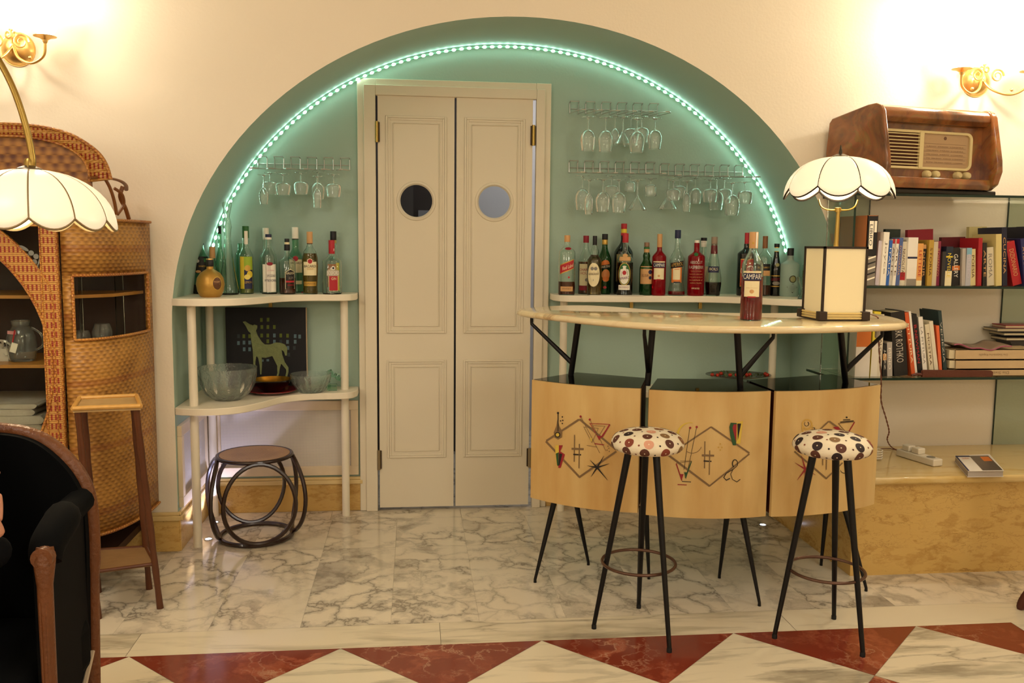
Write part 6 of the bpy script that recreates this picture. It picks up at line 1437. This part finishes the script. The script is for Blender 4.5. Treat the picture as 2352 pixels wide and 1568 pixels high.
foal = [(380+x/4.9, 660+y/4.9) for x, y in foal]
m = M(); fr_ = [Q(x, y, .001) for x, y in foal]; m.prism([(p.x, p.z) for p in fr_], -.052, -.046, axis='y')
m.build('foal_relief', mat('verdigris_relief', '#7f8a5c', .7, bump=.4, bscale=150, var=.25, vscale=60), pic, sharp=0)
# ---- platter of tomatoes on the lower right shelf
a = at(1624, 862, y=-.17); b = at(1770, 862, y=-.17); cxp = (a.x+b.x)/2; rp = (b.x-a.x)/2
t = thing('tomato_platter', 'oval silver platter of cherry tomatoes on greens behind the bar counter', 'platter', (cxp, -.16, ZLO+.0006))
zp = a.z-.008
M().lathe([(0, 0), (.05, 0), (.035, .006), (.012, .012), (.010, zp-ZLO-.01), (0, zp-ZLO-.01)], 24, (cxp, -.16, ZLO+.0006)).build('pedestal', chrome, t)
M().lathe([(0, 0), (rp*.7, .0), (rp, .010), (rp, .012), (rp*.7, .003), (0, .003)], 40, (cxp, -.16, zp), sy=.75).build('dish', mat('dark_silver', '#6d655c', .25, metal=.8), t)
gr = M(); rnd = random.Random(5)
for k in range(120):
    an = rnd.random()*6.28; rr_ = rp*.85*math.sqrt(rnd.random()); x = cxp+rr_*math.cos(an); y = -.16+.72*rr_*math.sin(an); z = zp+.006
    d = Vector((rnd.uniform(-1, 1), rnd.uniform(-1, 1), rnd.uniform(.2, 1.2))).normalized()*.016; s_ = Vector((-d.y, d.x, 0)).normalized()*.004
    p = Vector((x, y, z)); gr.add([p, p+d*.5+s_, p+d, p+d*.5-s_], [(0, 1, 2, 3)])
g = gr.build('herb_greens', flat('herb_green', '#4c5a2c', .6), None, sharp=0); tag(g, 'dark green herb leaves scattered over the tomato platter', 'herbs'); g['kind'] = 'stuff'
tp_ = None
for k, (px, dy) in enumerate(((1636, -.19), (1648, -.2), (1656, -.15), (1677, -.2), (1692, -.2), (1712, -.15), (1716, -.2), (1722, -.19), (1758, -.17), (1762, -.2))):
    q = at(px, 862, y=dy); loc = (q.x, dy, zp+.014); lab = '%s cherry tomato from the left on the silver platter' % ORD[k]
    if tp_ is None:
        tp_ = thing('cherry_tomato', lab, 'tomato', loc, 0, 'cherry tomatoes on the platter'); M().sphere((0, 0, 0), .0098, 10, 0, (1, 1, .92)).build('fruit', mat('tomato_red', '#b3301c', .2), tp_, world=False)
        m = M(); [m.tube([(0, 0, .0088), (.005*math.cos(j*1.26), .005*math.sin(j*1.26), .0092)], [.0009, .0004], 4) for j in range(5)]; m.build('calyx', flat('calyx_green', '#3d5a24'), tp_, world=False)
    else: dup(tp_, loc, k*1.3, lab)

# ------------------------------------------------------------------ armchair and seated person at the left edge
ch = thing('armchair', 'black velvet armchair with carved walnut frame in the left foreground', 'armchair', (-1.25, -2.35, 0))
BYc = -2.1
Rr = [at(x, y, y=BYc) for x, y in ((-60, 984), (0, 988), (60, 996), (110, 1018), (160, 1062), (192, 1110), (206, 1160), (212, 1240), (213, 1330), (214, 1430), (216, 1568))]
acx_ = Rr[0].x; R2_ = bez(Rr, 5)
Lf = [Vector((2*acx_-p.x, p.y, p.z)) for p in R2_[::-1]]
frame = Lf[:-1]+R2_
lowz = R2_[-1].z
frame = [Vector((Lf[0].x, BYc, .0))]+frame+[Vector((R2_[-1].x+.003, BYc, 0))]
M().tube(frame, [.016]+[.019 if p.z > .5 else .016 for p in frame[1:-1]]+[.013], 10).build('carved_frame', carved, ch)
m = M(); inner = [p for p in frame if p.z > .28]; nI = len(inner)
m.add([(p.x, BYc-.012, p.z) for p in inner]+[(acx_, BYc-.0, .6)], [(i, (i+1) % nI, nI) for i in range(nI)])
o = m.build('backrest', velvet, ch, sharp=0); so = o.modifiers.new('s', 'SOLIDIFY'); so.thickness = .05; so.offset = 0
for sx in (1, -1):
    pf = at(118, 1262, y=-2.5); ar0 = at(198, 1145, y=BYc-.015)
    fx_ = pf.x; fz = pf.z; bx_ = ar0.x; bz = ar0.z
    X = lambda x: x if sx > 0 else 2*acx_-x
    A = [(X(bx_-.008), BYc-.02, bz), (X(bx_-.012), BYc-.14, bz-.012), (X(fx_-.03), -2.36, fz+.02), (X(fx_-.022), -2.46, fz-.002), (X(fx_-.018), -2.485, fz-.03)]
    m = M(); m.tube(bez(A, 6), [.030+.006*math.sin(PI*k/24) for k in range(25)], 12)
    m.build('arm_pad', velvet, ch)
    m = M(); m.add([(X(bx_-.005), BYc-.01, bz), (X(bx_-.005), BYc-.01, .30), (X(fx_-.01), -2.49, .22), (X(fx_-.01), -2.49, fz-.01), (X(bx_-.04), BYc-.01, bz), (X(bx_-.04), BYc-.01, .30), (X(fx_-.045), -2.48, .22), (X(fx_-.045), -2.48, fz-.01)], [(0, 1, 2, 3), (7, 6, 5, 4), (0, 4, 5, 1), (1, 5, 6, 2), (2, 6, 7, 3), (3, 7, 4, 0)]); m.build('side_panel', velvet, ch, sharp=0)
    m = M(); m.tube([(X(fx_-.012), -2.50, fz+.006), (X(fx_-.012), -2.505, fz-.02), (X(fx_-.012), -2.508, fz-.07), (X(fx_-.012), -2.508, .36), (X(fx_-.012), -2.505, .25), (X(fx_-.012), -2.505, 0)], [.016, .021, .015, .014, .016, .010], 12); m.tube([(X(fx_-.012), -2.50, fz-.012), (X(fx_-.012), -2.52, fz-.012)], [.021, .021], 16)
    for q in (-1, 1): m.tube([(X(fx_-.012)+q*.006, -2.52, fz-.1), (X(fx_-.012)+q*.006, -2.52, .3)], .003, 6)
    m.build('front_post', carved, ch)
    m = M(); m.tube([(X(bx_+.001), BYc-.02, .30), (X(fx_+.001), -2.49, .215)], .006, 6, flat=.6); m.build('lower_braid', flat('pale_braid', '#b9a68c', .8), ch)
m = M(); m.bb((2*acx_-fx_+.06, -2.52, .27), (fx_-.055, BYc-.04, .41)); m.build('seat_cushion', velvet, ch, bevel=.03)
# person
def person():
    t = thing('person', 'person in black clothing seated in the velvet armchair with one hand raised', 'person', (-1.36, -2.35, 0))
    cloth = mat('black_clothing', '#06070a', .9, spec=.15); skin = mat('skin', '#c98e72', .5)
    hc = at(-10, 1204, y=-2.56); el = at(2, 1420, y=-2.62); kx = el.x-.02
    J = {'pel': ((-1.34, -2.26, .50), (.14, .11)), 'abd': ((-1.34, -2.24, .66), (.135, .10)), 'che': ((-1.34, -2.22, .84), (.15, .105)), 'nkb': ((-1.34, -2.22, .95), (.07, .06)),
         'shR': ((-1.19, -2.26, .90), (.058, .055)), 'elR': ((-1.13, -2.44, el.z+.03), (.05, .046)), 'wrR': (tuple(hc+Vector((0, .01, -.05))), (.042, .036)),
         'shL': ((-1.49, -2.26, .90), (.058, .055)), 'elL': ((-1.56, -2.38, .66), (.046, .044)), 'wrL': ((-1.46, -2.58, .60), (.032, .03)),
         'hiR': ((-1.26, -2.30, .50), (.085, .08)), 'knR': ((-1.20, -2.68, .50), (.062, .06)), 'anR': ((-1.19, -2.70, .10), (.042, .042)),
         'hiL': ((-1.44, -2.30, .50), (.085, .08)), 'knL': ((-1.48, -2.68, .50), (.062, .06)), 'anL': ((-1.48, -2.70, .10), (.042, .042))}
    E_ = [('pel', 'abd'), ('abd', 'che'), ('che', 'nkb'), ('che', 'shR'), ('shR', 'elR'), ('elR', 'wrR'), ('che', 'shL'), ('shL', 'elL'), ('elL', 'wrL'), ('pel', 'hiR'), ('hiR', 'knR'), ('knR', 'anR'), ('pel', 'hiL'), ('hiL', 'knL'), ('knL', 'anL')]
    def skinmesh(name, J, E_, m_, sub=2, root=None):
        ks = list(J); me = bpy.data.meshes.new(name); off = Vector(t.location)
        me.from_pydata([tuple(Vector(J[k][0])-off) for k in ks], [(ks.index(a), ks.index(b)) for a, b in E_], []); me.materials.append(m_)
        o = bpy.data.objects.new(name, me); COL.objects.link(o); o.parent = t
        sk = o.modifiers.new('k', 'SKIN'); sk.use_smooth_shade = True
        if not me.skin_vertices: me.attributes
        for i, k in enumerate(ks):
            me.skin_vertices[0].data[i].radius = J[k][1]; me.skin_vertices[0].data[i].use_root = (k == (root or ks[0]))
        sb = o.modifiers.new('s', 'SUBSURF'); sb.levels = sub; sb.render_levels = sub; return o
    skinmesh('clothing', J, E_, cloth)
    # head with face and hair
    hx, hy, hz = -1.34, -2.27, 1.10
    m = M(); m.sphere((hx, hy, hz), .09, 24, 0, (.84, 1.0, 1.22)); m.tube([(hx, hy+.02, .92), (hx, hy+.01, 1.04)], [.055, .05], 12)
    m.sphere((hx, hy-.03, hz-.07), .05, 10, 0, (.9, 1, .8)); m.tube([(hx, hy-.088, hz+.01), (hx, hy-.108, hz-.025), (hx, hy-.092, hz-.032)], [.007, .013, .009], 8)
    for q in (-1, 1): m.sphere((hx+q*.079, hy+.005, hz-.01), .022, 8, 0, (.35, .7, 1.1)); m.sphere((hx+q*.029, hy-.0765, hz+.010), .0105, 10, 1, (1, 1, .6)); m.sphere((hx+q*.029, hy-.0845, hz+.010), .0042, 8, 2, (1, 1, .9)); m.sphere((hx+q*.029, hy-.0755, hz+.016), .0125, 10, 0, (1.1, 1, .55)); m.tube([(hx+q*.012, hy-.086, hz+.031), (hx+q*.03, hy-.088, hz+.036), (hx+q*.048, hy-.078, hz+.031)], [.002, .0032, .002], 6, mi=2)
    m.tube([(hx-.024, hy-.083, hz-.055), (hx, hy-.092, hz-.054), (hx+.024, hy-.083, hz-.055)], [.003, .006, .003], 6, mi=3)
    m.build('head', [skin, white, black, flat('lips', '#9a4a44')], t)
    M().lathe([(0, -.06), (.06, -.062), (.078, -.05), (.087, -.02), (.09, .02), (.085, .065), (.068, .1), (.04, .12), (.015, .127), (0, .128)], 28, (hx, hy+.022, hz+.006)).build('hair', mat('dark_hair', '#1a120e', .6), t)
    # raised right hand
    for side, w in (('R', hc+Vector((0, .008, -.03))), ('L', Vector((-1.455, -2.60, .60)))):
        up = Vector((-.25, -.1, 1)).normalized() if side == 'R' else Vector((.3, -1, -.2)).normalized(); sd = Vector((.3, -1, -.1)).normalized() if side == 'R' else Vector((1, .3, 0)).normalized(); nrm = up.cross(sd).normalized()
        HJ = {'w': (tuple(w), (.022, .018)), 'p': (tuple(w+up*.045), (.033, .013))}; HE = [('w', 'p')]
        skinmesh('palm', {k: v for k, v in HJ.items()}, HE, skin)
        for i, (ln, o_) in enumerate(((.062, -.027), (.072, -.009), (.068, .009), (.052, .026))):
            b = w+up*.062+sd*o_; c1 = b+up*ln*.42+nrm*.006; c2 = c1+up*ln*.32+nrm*.014; c3 = c2+up*ln*.2+nrm*.016
            skinmesh('finger', {'a': (tuple(b-up*.012), (.009, .009)), 'b': (tuple(c1), (.0085, .0085)), 'c': (tuple(c2), (.008, .008)), 'd': (tuple(c3), (.0068, .0068))}, [('a', 'b'), ('b', 'c'), ('c', 'd')], skin)
        b = w+up*.02-sd*.028; skinmesh('thumb', {'a': (tuple(b), (.011, .011)), 'b': (tuple(b+up*.025-sd*.02+nrm*.008), (.010, .010)), 'c': (tuple(b+up*.05-sd*.026+nrm*.014), (.0085, .0085))}, [('a', 'b'), ('b', 'c')], skin)
    for q in (-1.19, -1.48): M().prism([(-2.64, 0), (-2.64, .05), (-2.70, .09), (-2.80, .06), (-2.88, .035), (-2.89, 0)], q-.04, q+.04, axis='x').build('shoe', mat('black_shoe', '#0b0b0c', .3), t, bevel=.012)
person()
# ------------------------------------------------------------------ side table whose foot shows at the right edge
f = at(2347, 1400, z=0)
t = thing('side_table', 'dark wooden table leg just entering the right edge of the picture', 'table', (f.x+.22, f.y-.1, 0))
tx, ty = f.x+.2, f.y-.18
M().lathe([(0, .68), (.26, .68), (.27, .69), (.27, .705), (0, .705)], 40, (tx, ty, 0)).build('table_top', mahog, t)
for k in range(4):
    a = math.radians(137+90*k); bx_, by_ = tx+.27*math.cos(a), ty+.27*math.sin(a)
    M().tube(bez([(tx+.2*math.cos(a), ty+.2*math.sin(a), .68), (tx+.23*math.cos(a), ty+.23*math.sin(a), .5), (tx+.21*math.cos(a), ty+.21*math.sin(a), .2), (bx_, by_, .03), (bx_, by_, 0)], 6), [.02-.008*q/24 for q in range(25)], 10).build('leg', mahog, t)
